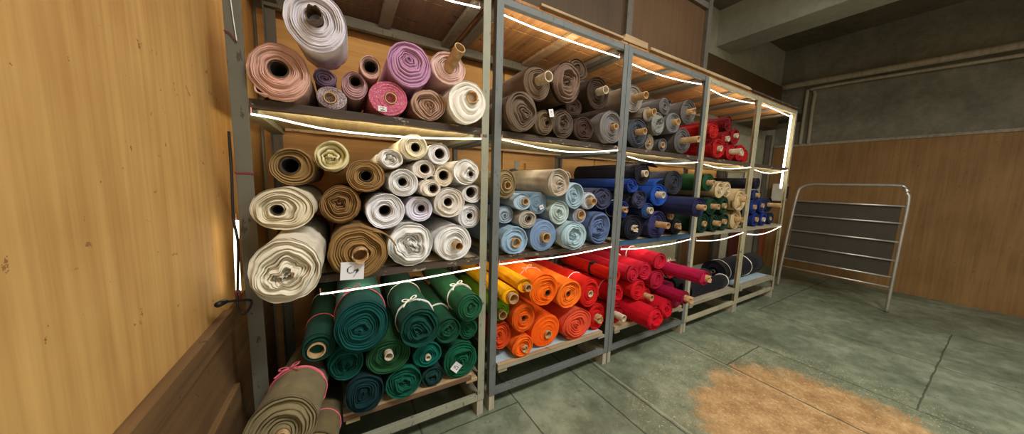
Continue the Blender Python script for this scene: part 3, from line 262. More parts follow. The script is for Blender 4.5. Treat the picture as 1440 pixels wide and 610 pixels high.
M = {}
M['card'] = speckle_mat('cardboard', (206, 174, 128), (178, 142, 96), 30)
M['cardpale'] = speckle_mat('pale_cardboard', (222, 212, 192), (196, 180, 152), 30)
M['carddark'] = speckle_mat('grey_cardboard', (120, 100, 82), (92, 76, 62), 30)
M['core_shade'] = plain('shaded_dark_cardboard', (74, 60, 46), .9)  # dark brown core liner; its tone also carries the unlit depth of the holes
M['paper'] = plain('paper', (226, 226, 230), .8, 0, .05)
M['ink'] = plain('ink', (44, 48, 58), .6)
M['pink'] = plain('pink_ribbon', (226, 106, 124), .6)
M['pale'] = plain('pale_string', (196, 190, 176), .7)
M['white'] = plain('white_ribbon', (234, 234, 230), .6)
M['pinkpale'] = plain('pale_pink_string', (232, 160, 150), .6)
M['black'] = plain('black_strap', (26, 25, 28), .5)
M['steel_blue'] = painted_steel('grey_painted_steel', (108, 114, 114), (88, 86, 80), .395)
M['steel_green'] = painted_steel('green_grey_painted_steel', (150, 152, 132), (96, 90, 74), .395)
M['steel_dark'] = painted_steel('dark_grey_painted_steel', (98, 96, 84), (66, 60, 50), .395)
M['steel_cream'] = painted_steel('cream_painted_steel', (176, 170, 142), (112, 100, 78), .395)
M['steel_shade'] = painted_steel('old_grey_steel', (96, 92, 82), (70, 60, 48), .395)
M['plank_dark'] = wood('dark_worn_plank', (52, 42, 34), (80, 66, 54), 'x', (150, 140, 124), .40)
M['plank_blue'] = wood('blue_painted_plank', (34, 66, 98), (48, 86, 122), 'x', (90, 110, 124), .36)
M['plank_pale'] = wood('pale_pallet_board', (150, 122, 88), (196, 170, 132), 'x', (112, 84, 60), .36)
M['plank_brown'] = wood('brown_pallet_board', (84, 58, 42), (126, 96, 72), 'x', (186, 170, 146), .34)
M['plank_grey'] = wood('grey_weathered_board', (128, 122, 106), (176, 168, 146), 'x', (100, 88, 70), .34)
M['deck'] = wood('shelf_sheet', (168, 152, 112), (212, 198, 156), 'y', (120, 84, 48), .36)
M['deck_blue'] = plain('pale_blue_sheet', (176, 200, 212), .6, 0, .1, 6)
M['roofwood'] = wood('roof_board', (134, 92, 54), (190, 142, 88), 'y', (92, 62, 38), .36)
M['roofdark'] = wood('dark_roof_board', (62, 44, 32), (98, 72, 50), 'y', (44, 32, 24), .38)
M['plybright'] = wood('bright_plywood', (188, 138, 76), (222, 174, 106), 'x', (164, 116, 60), .33, .6)
M['plyleft'] = wood('tan_plywood', (186, 140, 76), (222, 178, 108), 'z', (150, 106, 58), .33, .7)
M['hardboard'] = wood('brown_hardboard', (76, 50, 17), (98, 67, 27), 'z', (66, 44, 16), .32, .6)
M['hardboard2'] = wood('dark_hardboard', (60, 42, 16), (80, 58, 26), 'z', (50, 36, 16), .32, .6)
M['lowwood'] = wood('old_brown_boarding', (92, 66, 38), (128, 96, 58), 'y', (70, 50, 30), .35)
M['footwood'] = wood('foot_board', (148, 140, 124), (190, 182, 162), 'z', (116, 100, 80), .34)
M['led'] = emitter('led_glow', (1, .86, .62, 1), LED_TOP)
M['led2'] = emitter('led_glow_soft', (1, .88, .66, 1), LED_SHELF)
M['ledhot'] = emitter('led_glow_hot', (1, .88, .64, 1), LED_V)
M['cable'] = plain('black_cable', (22, 20, 20), .5)
M['redtape'] = plain('dark_red_tape', (116, 44, 44), .7)
M['chrome'] = plain('silver_tube', (186, 184, 176), .35, .7)
M['brass'] = plain('brass_fitting', (206, 160, 78), .35, .6)
M['galv'] = plain('galvanised_plate', (150, 148, 138), .45, .4)
M['darkpanel'] = plain('dark_panel', (58, 54, 44), .7)
M['boxwhite'] = plain('off_white_box', (214, 208, 192), .6)

# ------------------------------------------------------------------ mesh helpers
def link(o, parent=None, loc=None):
    COL.objects.link(o)
    if parent is not None: o.parent = parent
    if loc is not None: o.location = loc
    return o
def mesh_obj(name, verts, faces, mat, parent=None, loc=None, smooth=False, bevel=0):
    me = bpy.data.meshes.new(name)
    me.from_pydata([tuple(map(float, v)) for v in verts], [], faces); me.update()
    if smooth: me.polygons.foreach_set('use_smooth', np.ones(len(me.polygons), bool))
    me.materials.append(mat)
    o = bpy.data.objects.new(name, me); link(o, parent, loc)
    if bevel:
        b = o.modifiers.new('bevel', 'BEVEL'); b.width = bevel; b.segments = 2; b.limit_method = 'ANGLE'
    return o
class MB:
    def __init__(s): s.v = []; s.f = []
    def add(s, v, f):
        k = len(s.v); s.v += [tuple(map(float, p)) for p in v]; s.f += [tuple(i+k for i in q) for q in f]; return s
    def box(s, x0, x1, y0, y1, z0, z1):
        v = [(x, y, z) for z in (z0, z1) for y in (y0, y1) for x in (x0, x1)]
        return s.add(v, [(0, 2, 3, 1), (4, 5, 7, 6), (0, 1, 5, 4), (2, 6, 7, 3), (0, 4, 6, 2), (1, 3, 7, 5)])
    def prism(s, poly, axis, a0, a1):
        # polygon in the other two axes extruded along axis
        n = len(poly); v = []
        for a in (a0, a1):
            for p, q in poly: v.append({'x': (a, p, q), 'y': (p, a, q), 'z': (p, q, a)}[axis])
        f = [tuple(range(n))[::-1], tuple(range(n, 2*n))] + [(i, (i+1) % n, n+(i+1) % n, n+i) for i in range(n)]
        return s.add(v, f)
    def tube(s, pts, r, k=8, cap=True, closed=False, flat=None):
        pts = [Vector(p) for p in pts]; n = len(pts); rings = []; up = Vector((0, 0, 1))
        for i, p in enumerate(pts):
            if closed: d = pts[(i+1) % n]-pts[i-1]
            else: d = pts[min(i+1, n-1)]-pts[max(i-1, 0)]
            d.normalize()
            u = up if abs(d.dot(up)) < .9 else Vector((0, 1, 0))
            a = d.cross(u).normalized(); b = a.cross(d).normalized()
            ra, rb = (r, r) if flat is None else flat
            rings.append([p+a*ra*math.cos(2*PI*j/k)+b*rb*math.sin(2*PI*j/k) for j in range(k)])
        v = [q for ring in rings for q in ring]; f = []
        for i in range(n if closed else n-1):
            i2 = (i+1) % n
            for j in range(k): f.append((i*k+j, i*k+(j+1) % k, i2*k+(j+1) % k, i2*k+j))
        if cap and not closed: f += [tuple(range(k))[::-1], tuple(range((n-1)*k, n*k))]
        return s.add(v, f)
    def swap(s, y0, y1):
        # a prism made along x, its polygon given as (x, z), turned to run along y
        s.v = [(p[1], y0+(y1-y0)*p[0], p[2]) for p in s.v]; return s
    def build(s, name, mat, parent=None, loc=None, smooth=False, bevel=0): return mesh_obj(name, s.v, s.f, mat, parent, loc, smooth, bevel)
def empty(name, loc):
    o = bpy.data.objects.new(name, None); o.empty_display_size = .05; link(o, None, loc); return o
def tag(o, label, cat, group=None):
    o['label'] = label; o['category'] = cat
    if group: o['group'] = group
    return o
def struct(o): o['kind'] = 'structure'; return o
def spline(pts, n=10):
    # Catmull-Rom through pts
    P = [Vector(p) for p in pts]; P = [P[0]*2-P[1]]+P+[P[-1]*2-P[-2]]; out = []
    for i in range(1, len(P)-2):
        for k in range(n):
            t = k/n; a, b, c, d = P[i-1:i+3]
            out.append(.5*((2*b)+(c-a)*t+(2*a-5*b+4*c-d)*t*t+(3*b-a-3*c+d)*t**3))
    out.append(P[-2]); return out

# ------------------------------------------------------------------ fabric rolls
STROKES = {
 '2': [[(-.3, .22), (-.12, .4), (.18, .32), (.12, .02), (-.3, -.36), (.36, -.34)]],
 '9': [[(-.02, .34), (-.22, .22), (-.26, -.02), (-.12, -.14), (.06, -.08), (.14, .08), (.2, -.02), (.26, .1), (.24, -.1), (.06, -.42)], [(.26, .12), (.3, -.02), (.18, -.1)]],
 'N': [[(-.25, .3), (-.25, -.3)], [(-.2, .3), (.2, -.3)], [(.22, .34), (.22, -.3)]],
 'J': [[(-.3, .3), (.1, .3), (-.2, .08), (.2, .1)], [(-.2, -.1), (-.2, -.3), (.1, -.3), (.16, -.05)]],
 '=': [[(-.2, .3), (.2, .25)], [(-.2, .05), (.2, 0)], [(-.1, -.2), (.2, -.25)]],
}
def roll_shape(a, b, seed, w, fuzz):
    rnd = np.random.RandomState(seed)
    ks = np.arange(2, 6); amp = rnd.uniform(-1, 1, 4)/ks**1.2*.035*(1+6*w); ph = rnd.uniform(0, 2*PI, 4)
    q = rnd.uniform(-3, 3, 4); sk = rnd.uniform(0, 2*PI)
    k2 = np.array([7, 11, 15]); a2 = rnd.uniform(-1, 1, 3)*.006*(1+5*w+3*fuzz); p2 = rnd.uniform(0, 2*PI, 3); q2 = rnd.uniform(-8, 8, 3)
    seam = rnd.uniform(0, 2*PI); smax = [0.]
    def R(th, y):
        s = np.zeros_like(th+y)
        for k, A, p, qq in zip(ks, amp, ph, q): s = s+A*np.sin(k*th+p+qq*y*.6)
        for k, A, p, qq in zip(k2, a2, p2, q2): s = s+A*np.sin(k*th+p+qq*y)
        s = s-smax[0]+.012
        c, sn = np.cos(th), np.sin(th)
        base = 1/np.sqrt((c/a)**2+(sn/b)**2)
        return base*(1+s)
    tt = np.linspace(0, 2*PI, 180); best = 0
    for y in (0, .15, .35, .55):
        s = sum(A*np.sin(k*tt+p+qq*y*.6) for k, A, p, qq in zip(ks, amp, ph, q))+sum(A*np.sin(k*tt+p+qq*y) for k, A, p, qq in zip(k2, a2, p2, q2))
        best = max(best, s.max())
    smax[0] = best
    return R, seam, rnd
def roll_mesh(d, seed):
    a, b, L, n, w, cr = d['a'], d['b'], d.get('L', .7), d['n'], d.get('w', .05), d.get('cr', 0)
    fine = d.get('fine', 0); fuzz = d.get('fuzz', 0)
    R, seam, rnd = roll_shape(a, b, seed, w, fuzz)
    rm = (a*b)**.5
    rc = d.get('rc', .0); t = d['t']; L = max(L, .5) if t == 'hole' else L
    if t == 'none': rc = rm*.05
    elif t == 'tube': rc = rc*1.04
    n = max(3, int(round(n*1.12)))
    big = rm > .085
    N = 88 if big else 64
    if d['X'] > 2.8: N = 48
    th = seam+2*PI*np.arange(N)/N; u = np.arange(N)/N
    prof = [(.02, -.22), (.14, 0), (.56, -.02), (.68, -.9), (.90, -1)]
    if fine: prof = [(.1, 0), (.6, 0), (.85, -1)]
    m = len(prof)
    thick = (rm-rc)/(n+1)
    dep = .0022 if fine else min(.026, thick*2.3)*(1+.3*cr)
    fr = np.array([p for p, _ in prof]); hh = np.array([h for _, h in prof])
    phi = (np.arange(-1, n+1)[:, None]+fr[None, :]).ravel(); h = np.tile(hh, n+2)
    lay = np.repeat(np.arange(-1, n+1), m)
    J = len(phi)
    rho = np.clip((phi[:, None]+u[None, :])/(n+.02), 0, 1)
    # wobble noise shared by neighbouring layers
    kk = np.array([2, 3, 4, 5, 7]); cA = rnd.uniform(-1, 1, 5)/np.array([1.4, 1.3, 1.5, 1.9, 2.6]); pp = rnd.uniform(0, 2*PI, 5); qq = rnd.uniform(-1.6, 1.6, 5)
    nz = sum(A*np.sin(k*th[None, :]+p+q*rho*2) for k, A, p, q in zip(kk, cA, pp, qq))
    g = np.sin(PI*np.clip(rho, 0, 1)**.75)
    amp = ((.05+1.1*w)*1.05*(1+.6*cr)) if not fine else .012
    if cr:
        k3 = np.array([5, 8, 11]); nz = nz+sum(.32*cr*rnd.uniform(.4, 1)*np.sin(k*th[None, :]+rnd.uniform(0, 6)+rho*3)*(1-rho) for k in k3)
    Rf = R(th, np.zeros(N))
    rad = rc+(Rf[None, :]-rc)*np.clip(rho+np.clip(amp, 0, .19)*g*nz*.55*(.6+.4*rho), .0, 1.02)
    # squash the core of a roll without a tube
    ox, oz = d['o']; fo = (1-rho)**1.1
    an = rnd.uniform(0, PI)
    X = ox*fo+rad*np.cos(th)[None, :]; Z = oz*fo+rad*np.sin(th)[None, :]
    if t == 'none':
        ca, sa = math.cos(an), math.sin(an); sq = 1-.5*(1-rho)**2
        dx, dz = X-ox*fo, Z-oz*fo; e1 = dx*ca+dz*sa; e2 = (-dx*sa+dz*ca)*sq
        X = ox*fo+e1*ca-e2*sa; Z = oz*fo+e1*sa+e2*ca
    s = lay[:, None]+u[None, :]
    off = sum(A*np.sin(s*f_+p) for A, f_, p in zip((.006, .0045, .003), (1.3, 3.9, 7.7), rnd.uniform(0, 6, 3)))
    gape = .75+.45*np.sin(s*2.3+rnd.uniform(0, 6))+.35*np.sin(s*5.1+rnd.uniform(0, 6))+.25*np.sin(s*11.3+rnd.uniform(0, 6))
    gape = np.clip(gape, .12, 1.9)
    if fine: off = off*.25
    off = off*(1+1.2*cr)+.012*cr*np.sin(3*th[None, :]+rho*5)*(1-rho)
    if fuzz: off = off+rnd.normal(0, .0025, off.shape)
    cone = -.006*(1-rho) if not fine else 0*rho
    Y = -(h[:, None]*dep*(gape if not fine else 1)+off+cone)
    edge = (rho >= .999) | (rho <= .001)
    Y = np.where(rho >= .999, .004, Y)
    Y = np.where(rho <= .001, .006, Y)
    V = [np.stack([X, Y, Z], -1).reshape(-1, 3)]
    F = []
    jj, ii = np.meshgrid(np.arange(J-1), np.arange(N-1), indexing='ij')
    F.append(np.stack([jj*N+ii, jj*N+ii+1, (jj+1)*N+ii+1, (jj+1)*N+ii], -1).reshape(-1, 4))
    j = np.arange(J-1-m); F.append(np.stack([j*N+N-1, (j+m)*N, (j+m+1)*N, (j+1)*N+N-1], -1))
    base = J*N
    # body
    ys = np.array([.004, .012, .03, .09, .18, .30, .44, .60, .78, 1.0])*1.0; ys = np.concatenate([ys[:3], ys[3:]*L])
    ys = np.unique(np.clip(ys, 0, L))
    step = min(.5*thick, .006)
    Bv = []
    for y in ys:
        r = R(th, np.full(N, y)) if y > .004 else Rf
        k = 1+.0*y
        r = r*(1-(step/rm)*0)*k
        if y > .02: r = r*1.0+.0015*np.sin(9*th+y*14)
        rr = r-step*(1-u)*min(1, y/.03)
        Bv.append(np.stack([rr*np.cos(th), np.full(N, y), rr*np.sin(th)], -1))
    V += Bv; nb = len(ys)
    bj, bi = np.meshgrid(np.arange(nb-1), np.arange(N), indexing='ij')
    F.append(np.stack([base+bj*N+bi, base+bj*N+(bi+1) % N, base+(bj+1)*N+(bi+1) % N, base+(bj+1)*N+bi], -1).reshape(-1, 4))
    # join face rim and body, hole wall
    last = J-1
    i = np.arange(N); F.append(np.stack([last*N+i, last*N+(i+1) % N, base+(i+1) % N, base+i], -1))
    hb = base+nb*N; hd = .46 if t == 'hole' else .03
    hx, hz = V[0].reshape(J, N, 3)[0, :, 0], V[0].reshape(J, N, 3)[0, :, 2]
    V.append(np.stack([hx, np.full(N, hd), hz], -1))
    F.append(np.stack([i, hb+i, hb+(i+1) % N, (i+1) % N], -1))
    V.append(np.array([[ox, hd, oz], [0, L, 0]]))
    c0 = hb+N
    faces = [q.tolist() for q in F]; faces = [tuple(x) for q in faces for x in q]
    faces += [(hb+k, c0, hb+(k+1) % N) for k in range(N)]
    lb = base+(nb-1)*N
    faces += [(lb+k, lb+(k+1) % N, c0+1) for k in range(N)]
    V = np.concatenate(V)
    return V, faces, R, th
def core_mesh(rc, p, torn, rnd, L=.18, k=28):
    wall = max(.0035, rc*.16); v = []; f = []
    prof = [(rc, L), (rc, -p), (rc-wall, -p), (rc-wall, L)]
    for q, (r, y) in enumerate(prof):
        for j in range(k):
            an = 2*PI*j/k; yy = y
            if q in (1, 2) and torn: yy = y+torn*.022*(math.sin(2*an+1)+.6*math.sin(5*an)+rnd.uniform(-.5, .5))*.6
            rr = r*(1+(.10*torn*math.sin(2*an) if torn else 0))
            v.append((rr*math.cos(an), yy, rr*math.sin(an)))
    for q in range(3):
        for j in range(k): f.append((q*k+j, q*k+(j+1) % k, (q+1)*k+(j+1) % k, (q+1)*k+j))
    v.append((0, L, 0)); c = len(v)-1
    f += [(3*k+j, 3*k+(j+1) % k, c) for j in range(k)]
    return v, f
def ring_pts(R, y, th, off, n=40):
    an = np.linspace(0, 2*PI, n, endpoint=False); r = R(an, np.full(n, y))+off
    return [(r[i]*math.cos(an[i]), y, r[i]*math.sin(an[i])) for i in range(n)]
def bow(R, y, mat, parent, wide, top=PI/2+.25):
    r = float(R(np.array([top]), np.array([y]))[0])+.006; c = Vector((r*math.cos(top), y, r*math.sin(top)))
    e = Vector((-math.sin(top), 0, math.cos(top))); o = Vector((math.cos(top), 0, math.sin(top))); mb = MB()
    s = .028
    for sg in (1, -1):
        lp = [c+e*sg*s*x+o*z+Vector((0, yy, 0)) for x, yy, z in ((0, 0, .003), (.6, .012, .010), (1.2, .008, .012), (1.1, -.006, .008), (.5, -.008, .006), (0, 0, .004))]
        mb.tube(spline(lp, 5), .002, 6, flat=(.0022 if not wide else .0045, .0016))
        tl = [c, c+e*sg*s*.8-Vector((0, .018, 0))+o*.004, c+e*sg*s*1.5-Vector((0, .05, 0))+o*.001]
        mb.tube(spline(tl, 5), .002, 6, flat=(.002 if not wide else .0045, .0014))
    mb.build('bow', mat, parent, smooth=True)
def add_tie(parent, R, tie, zc):
    y, col, kind, bw = tie; mat = M[col]
    off, fl = {'string': (.001, (.0025, .0025)), 'ribbon': (.0012, (.0024, .006)), 'strap': (.0, (.0016, .014))}[kind]
    mb = MB(); mb.tube(ring_pts(R, y, None, off), .003, 8, closed=True, flat=fl)
    o = mb.build({'string': 'tie_string', 'ribbon': 'tie_ribbon', 'strap': 'strap'}[kind], mat, parent, (0, 0, zc), True)
    if bw: bow(R, y, mat, o, kind == 'ribbon')
    if kind == 'strap':
        an = 1.9; r = float(R(np.array([an]), np.array([y]))[0]); q = MB()
        q.box(-.016, .016, -.02, .02, -.004, .008); bk = q.build('buckle', mat, o, (r*math.cos(an), y, r*math.sin(an)), bevel=.002)
        bk.rotation_euler = (0, PI/2-an, 0)
def add_flap(parent, R, flap, mat, zc, L, seed):
    an, ln, sg = flap[:3]; nu, nv = 10, 8; rnd = random.Random(seed)
    Y1 = flap[3] if len(flap) > 3 else min(.30, L*.45); up = []; dn = []
    for iu in range(nu+1):
        u = iu/nu; a2 = an
        for iv in range(nv+1):
            yv = iv/nv*Y1*(1-.93*u)+.004-.02*u
            r = float(R(np.array([an]), np.array([max(0, yv)]))[0])-.003
            P = Vector((r*math.cos(an), yv, r*math.sin(an))); tg = Vector((-math.sin(an), 0, math.cos(an)))*sg; nn = Vector((math.cos(an), 0, math.sin(an)))
            P = P+tg*ln*u+nn*(.012*math.sin(u*PI*1.1)+.004*math.sin(yv*40+u*5)*u)
            up.append(P+nn*.003); dn.append(P-nn*.003)
    w = nv+1; K = len(up); v = up+dn; f = []
    for iu in range(nu):
        for iv in range(nv):
            q = (iu*w+iv, iu*w+iv+1, (iu+1)*w+iv+1, (iu+1)*w+iv); f.append(q); f.append(tuple(x+K for x in q[::-1]))
    rim = [i for i in range(w)]+[iu*w+nv for iu in range(1, nu+1)]+[nu*w+i for i in range(nv-1, -1, -1)]+[iu*w for iu in range(nu-1, 0, -1)]
    for i in range(len(rim)): p, q = rim[i], rim[(i+1) % len(rim)]; f.append((q, p, p+K, q+K))
    mesh_obj('loose_corner', v, f, mat, parent, (0, 0, zc), True)
def add_tag(parent, tg, zc, fwd):
    x, z, w, h, ch, rot = tg
    root = MB(); nx = 6; v = []; f = []
    for s_ in (0, 1):
        for i in range(nx+1):
            px = (i/nx-.5)*w
            for q in (-.5, .5): v.append((px, -s_*.0012+.003*math.sin(i/nx*3)-.002*q, q*h))
    K = 2*(nx+1)
    for i in range(nx): f.append((2*i, 2*i+1, 2*i+3, 2*i+2)); f.append((K+2*i, K+2*i+2, K+2*i+3, K+2*i+1)); f.append((2*i, 2*i+2, K+2*i+2, K+2*i)); f.append((2*i+1, K+2*i+1, K+2*i+3, 2*i+3))
    f += [(0, K, K+1, 1), (2*nx, 2*nx+1, K+2*nx+1, K+2*nx)]
    o = mesh_obj('paper_tag', v, f, M['paper'], parent, (x, -fwd, z+zc)); o['label'] = 'white paper tag with a handwritten mark'
    o.rotation_euler = (math.radians(-6), math.radians(-rot), 0)
    mb = MB()
    for st in STROKES[ch]:
        pts = [(px*w*.8, -.0022+.003*math.sin((px*.8+.5)*3)-.002*pz*.8, pz*h*.85) for px, pz in st]
        mb.tube(spline(pts, 4) if len(pts) > 2 else pts, .001, 5, flat=(min(w, h)*.035, .0008))
    mb.build('handwriting', M['ink'], o)

def make_roll(d, seed, loc, base_drop, group, rot=None):
    mat = fabric(tuple(d['c']), d.get('fuzz', 0), d.get('dots', 0), d.get('stripe', 0)) if d['k'] != 'T3' else SPECK
    V, F, R, th = roll_mesh(d, seed); b = base_drop
    parts = d['t'] in ('tube', 'hole') or any(k in d for k in ('tag', 'ties', 'flap', 'backcore'))
    rnd = random.Random(seed)
    if parts:
        root = empty('fabric_roll', loc)
        fb = mesh_obj('rolled_fabric', V, F, mat, root, (0, 0, b), True)
    else:
        V = V+np.array([0, 0, b]); root = mesh_obj('fabric_roll', V, F, mat, None, loc, True)
    if rot: root.rotation_euler = rot
    tag(root, d['l'], 'fabric roll', group)
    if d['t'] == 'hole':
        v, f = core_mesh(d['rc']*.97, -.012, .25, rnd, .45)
        c = mesh_obj('cardboard_core', v, f, M['core_shade'], root, (d['o'][0], 0, d['o'][1]+b), True); c['label'] = 'dark hollow cardboard core set back in the roll'
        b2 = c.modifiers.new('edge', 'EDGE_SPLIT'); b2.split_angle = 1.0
    if d['t'] == 'tube':
        p = d.get('p', .01); v, f = core_mesh(d['rc'], p, d.get('torn', 0), rnd, .4 if 'dz' not in d else .06)
        cm = M['cardpale'] if d.get('pale') else M['carddark'] if d.get('dark') else M['card']
        c = mesh_obj('cardboard_core', v, f, cm, root, (d['o'][0], 0, d['o'][1]+b), True)
        c.data.polygons.foreach_set('use_smooth', np.ones(len(c.data.polygons), bool))
        if 'dz' in d: c.rotation_euler = (-math.atan(d['dz']), 0, math.atan(d.get('dx', 0)))
        b2 = c.modifiers.new('edge', 'EDGE_SPLIT'); b2.split_angle = 1.0
    if 'backcore' in d:
        v, f = core_mesh(.022, .05, 0, rnd); c = mesh_obj('cardboard_core', v, f, M['card'], root, (0, d['L'], b), True); c.rotation_euler = (0, 0, PI)
    for tie in d.get('ties', []): add_tie(root, R, tie, b)
    if 'flap' in d: add_flap(root, R, d['flap'], mat, b, d.get('L', .7), seed)
    if 'tag' in d: add_tag(root, d['tag'], b, .02)
    return root
SPECK = speckle_mat('speckled_fabric', (196, 182, 182), (128, 104, 112), 160)
for i, d in enumerate(ROLLS):
    if d.get('X') is None: continue
    L = d.get('L', .7)
    d['L'] = min(L, .79-d['Y'])
    rot = None
    if 'ax' in d: rot = (math.atan(d['az']), 0, -math.atan(d['ax']))
    make_roll(d, 100+i*7, (d['X'], d['Y'], d['Z']-d['b']), d['b'], GROUPS[d['g']], rot)
# khaki rolls leaning in the left corner
KH = (132, 120, 88)
kg = 'khaki rolls leaning in the left corner'
make_roll(dict(k='K1', a=.104, b=.098, L=1.04, n=7, w=.06, c=KH, t='tube', rc=.022, p=.015, o=(.0, -.03), X=0, l='big khaki roll tied with a pink ribbon, slanting out of the lower left corner',
          ties=[(.27, 'pink', 'ribbon', 1)]), 901, (-.205, -.35, .470), .098, kg, (math.atan(-.215), 0, -math.atan(.05)))
make_roll(dict(k='K2', a=.072, b=.072, L=.93, n=5, w=.05, c=(128, 112, 78), t='none', o=(0, 0), X=0, l='second khaki roll with thin pink string, underneath the ribboned khaki roll',
          ties=[(.22, 'pink', 'string', 0)]), 902, (-.125, -.28, .30), .072, kg, (math.atan(-.30), 0, -math.atan(.04)))
# dark rolls lying lengthwise at the far end
ng = 'black navy rolls lying lengthwise on the last bottom shelves'
NAVY = (20, 20, 29)
def lengthwise(k, x, y, z, r, L, l, **kw):
    d = dict(k=k, a=r, b=r*.97, L=L, n=5, w=.04, c=NAVY, t=kw.pop('t', 'none'), o=(0, 0), X=3, l=l); d.update(kw)
    return make_roll(d, hash(k) % 1000 if 0 else sum(map(ord, k))*3, (x, y, z), r*.97, ng, (0, 0, -PI/2))
lengthwise('Y1', 3.735, .215, .306, .133, 1.02, 'thickest black roll with two white strings and a grey core, lying across two bays', t='tube', rc=.022, p=.01, dark=1, o=(0, 0), ties=[(.12, 'white', 'string', 0), (.66, 'white', 'ribbon', 0)])
lengthwise('Y2', 2.93, .085, .306, .075, .76, 'front black navy roll with a white tie, along the front edge of the fourth bay', ties=[(.72, 'white', 'ribbon', 0)])
lengthwise('Y3', 2.92, .255, .306, .088, .72, 'middle black navy roll lying behind the front one in the fourth bay')
mb = MB()
mb.prism([(0, 0), (.06, .012), (.13, .0), (.16, .03), (.12, .055), (.05, .05), (.02, .06)], 'z', 0, .006)
tag(mb.build('cardboard_scrap', M['card'], None, (2.97, .2, .481), bevel=.001), 'torn tan cardboard piece lying on the black navy rolls', 'cardboard')

# ------------------------------------------------------------------ racks
ZB = {'A': 1.687, 'B': .977, 'C': .302}
BAYS = [(-.345, .695, 'steel_dark', 'steel_green', 'steel_green'), (.729, 1.7585, 'steel_blue', 'steel_blue', 'steel_blue'), (1.763, 2.8127, 'steel_blue', 'steel_blue', 'steel_blue'),
        (2.8175, 3.846, 'steel_cream', 'steel_cream', 'steel_cream'), (3.85, 4.88, 'steel_cream', 'steel_cream', 'steel_cream')]
NAMES = ['first', 'second', 'third', 'fourth', 'fifth']
DESC = ['greenish grey steel rack bay holding the pink, white and dark green rolls, leftmost',
        'blue grey steel rack bay holding the brown, light blue and orange rolls',
        'blue grey steel rack bay holding the grey, navy and red rolls',
        'cream painted steel rack bay holding the fuzzy red and bottle green rolls',
        'cream painted steel rack bay at the far end beside the silver tube frame']
PW = .042; D0, D1 = .0, .72
for i, (x0, x1, mL, mR, mH) in enumerate(BAYS):
    root = tag(empty('storage_rack', ((x0+x1)/2, .36, 0)), DESC[i], 'storage rack', 'steel rack bays in a row along the wall')
    ox, oy = (x0+x1)/2, .36
    def part(mb, name, mat, bev=.0015): return mb.build(name, mat, root, (-ox, -oy, 0), bevel=bev)
    zt = 2.376
    w = PW if i else .05
    wr = PW
    for side in (0, 1):
        for back in (0, 1):
            xa, xb = (x0, x0+w) if side == 0 else (x1-wr, x1)
            t = .005; mb = MB()
            yf, yb = (D0, D0+.04) if not back else (D1-.04, D1)
            fx = (xa, xa+t) if side == 0 else (xb-t, xb)
            fy = (yf, yf+t) if not back else (yb-t, yb)
            z0 = .1 if not back else 0
            if side == 0: poly = [(xa, yf), (xb, yf), (xb, yf+t), (xa+t, yf+t), (xa+t, yb), (xa, yb)] if not back else [(xa, yf), (xa+t, yf), (xa+t, yb-t), (xb, yb-t), (xb, yb), (xa, yb)]
            else: poly = [(xa, yf), (xb, yf), (xb, yb), (xb-t, yb), (xb-t, yf+t), (xa, yf+t)] if not back else [(xb-t, yf), (xb, yf), (xb, yb), (xa, yb), (xa, yb-t), (xb-t, yb-t)]
            mb.prism(poly, 'z', z0, zt)
            part(mb, 'upright', M[(mL if side == 0 else mR) if not back else 'steel_shade'], .001)
    f = .006
    part(MB().box(x0+.006, x1-.006, f, f+.03, 2.340, zt-.001), 'top_rail', M[mH])
    part(MB().box(x0+.006, x1-.006, D1-.04, D1-.008, 2.318, zt-.001), 'top_rail', M['steel_shade'])
    part(MB().box(x0+w, x1-wr, .001, .028, .100, .137), 'bottom_rail', M[mH])
    part(MB().box(x0+.006, x1-.006, D1-.04, D1-.008, .100, .137), 'bottom_rail', M['steel_shade'])
    for lev, z in list(ZB.items())+[('top', zt+.001)]:
        for xs in ((x0+.006, x0+.066), (x1-.066, x1-.006)):
            th = .028
            zz = {'top': zt-.04, 'C': z-.096}.get(lev, z-.022-th)
            if lev == 'C' and i == 0 and xs[0] < 0: continue
            part(MB().box(xs[0], xs[1], .046, D1-.044, zz, zz+th), 'side_rail', M[mH if lev != 'top' else 'steel_shade'])
    for xs in ((x0+.004, x0+.04), (x1-.042, x1-.002)):
        mb = MB(); mb.prism([(.006, 0), (.05, 0), (.30, .0), (.24, .098), (.006, .099)], 'x', xs[0], xs[1]); part(mb, 'foot_board', M['footwood'], .002)
    for zc in (.69, 1.63):
        for xs in ((x1-wr+.006, x1-.012),):
            part(MB().box(xs[0], xs[1], -.004, .0005, zc+.012, zc+.024), 'bolt', M['steel_shade'], .001)

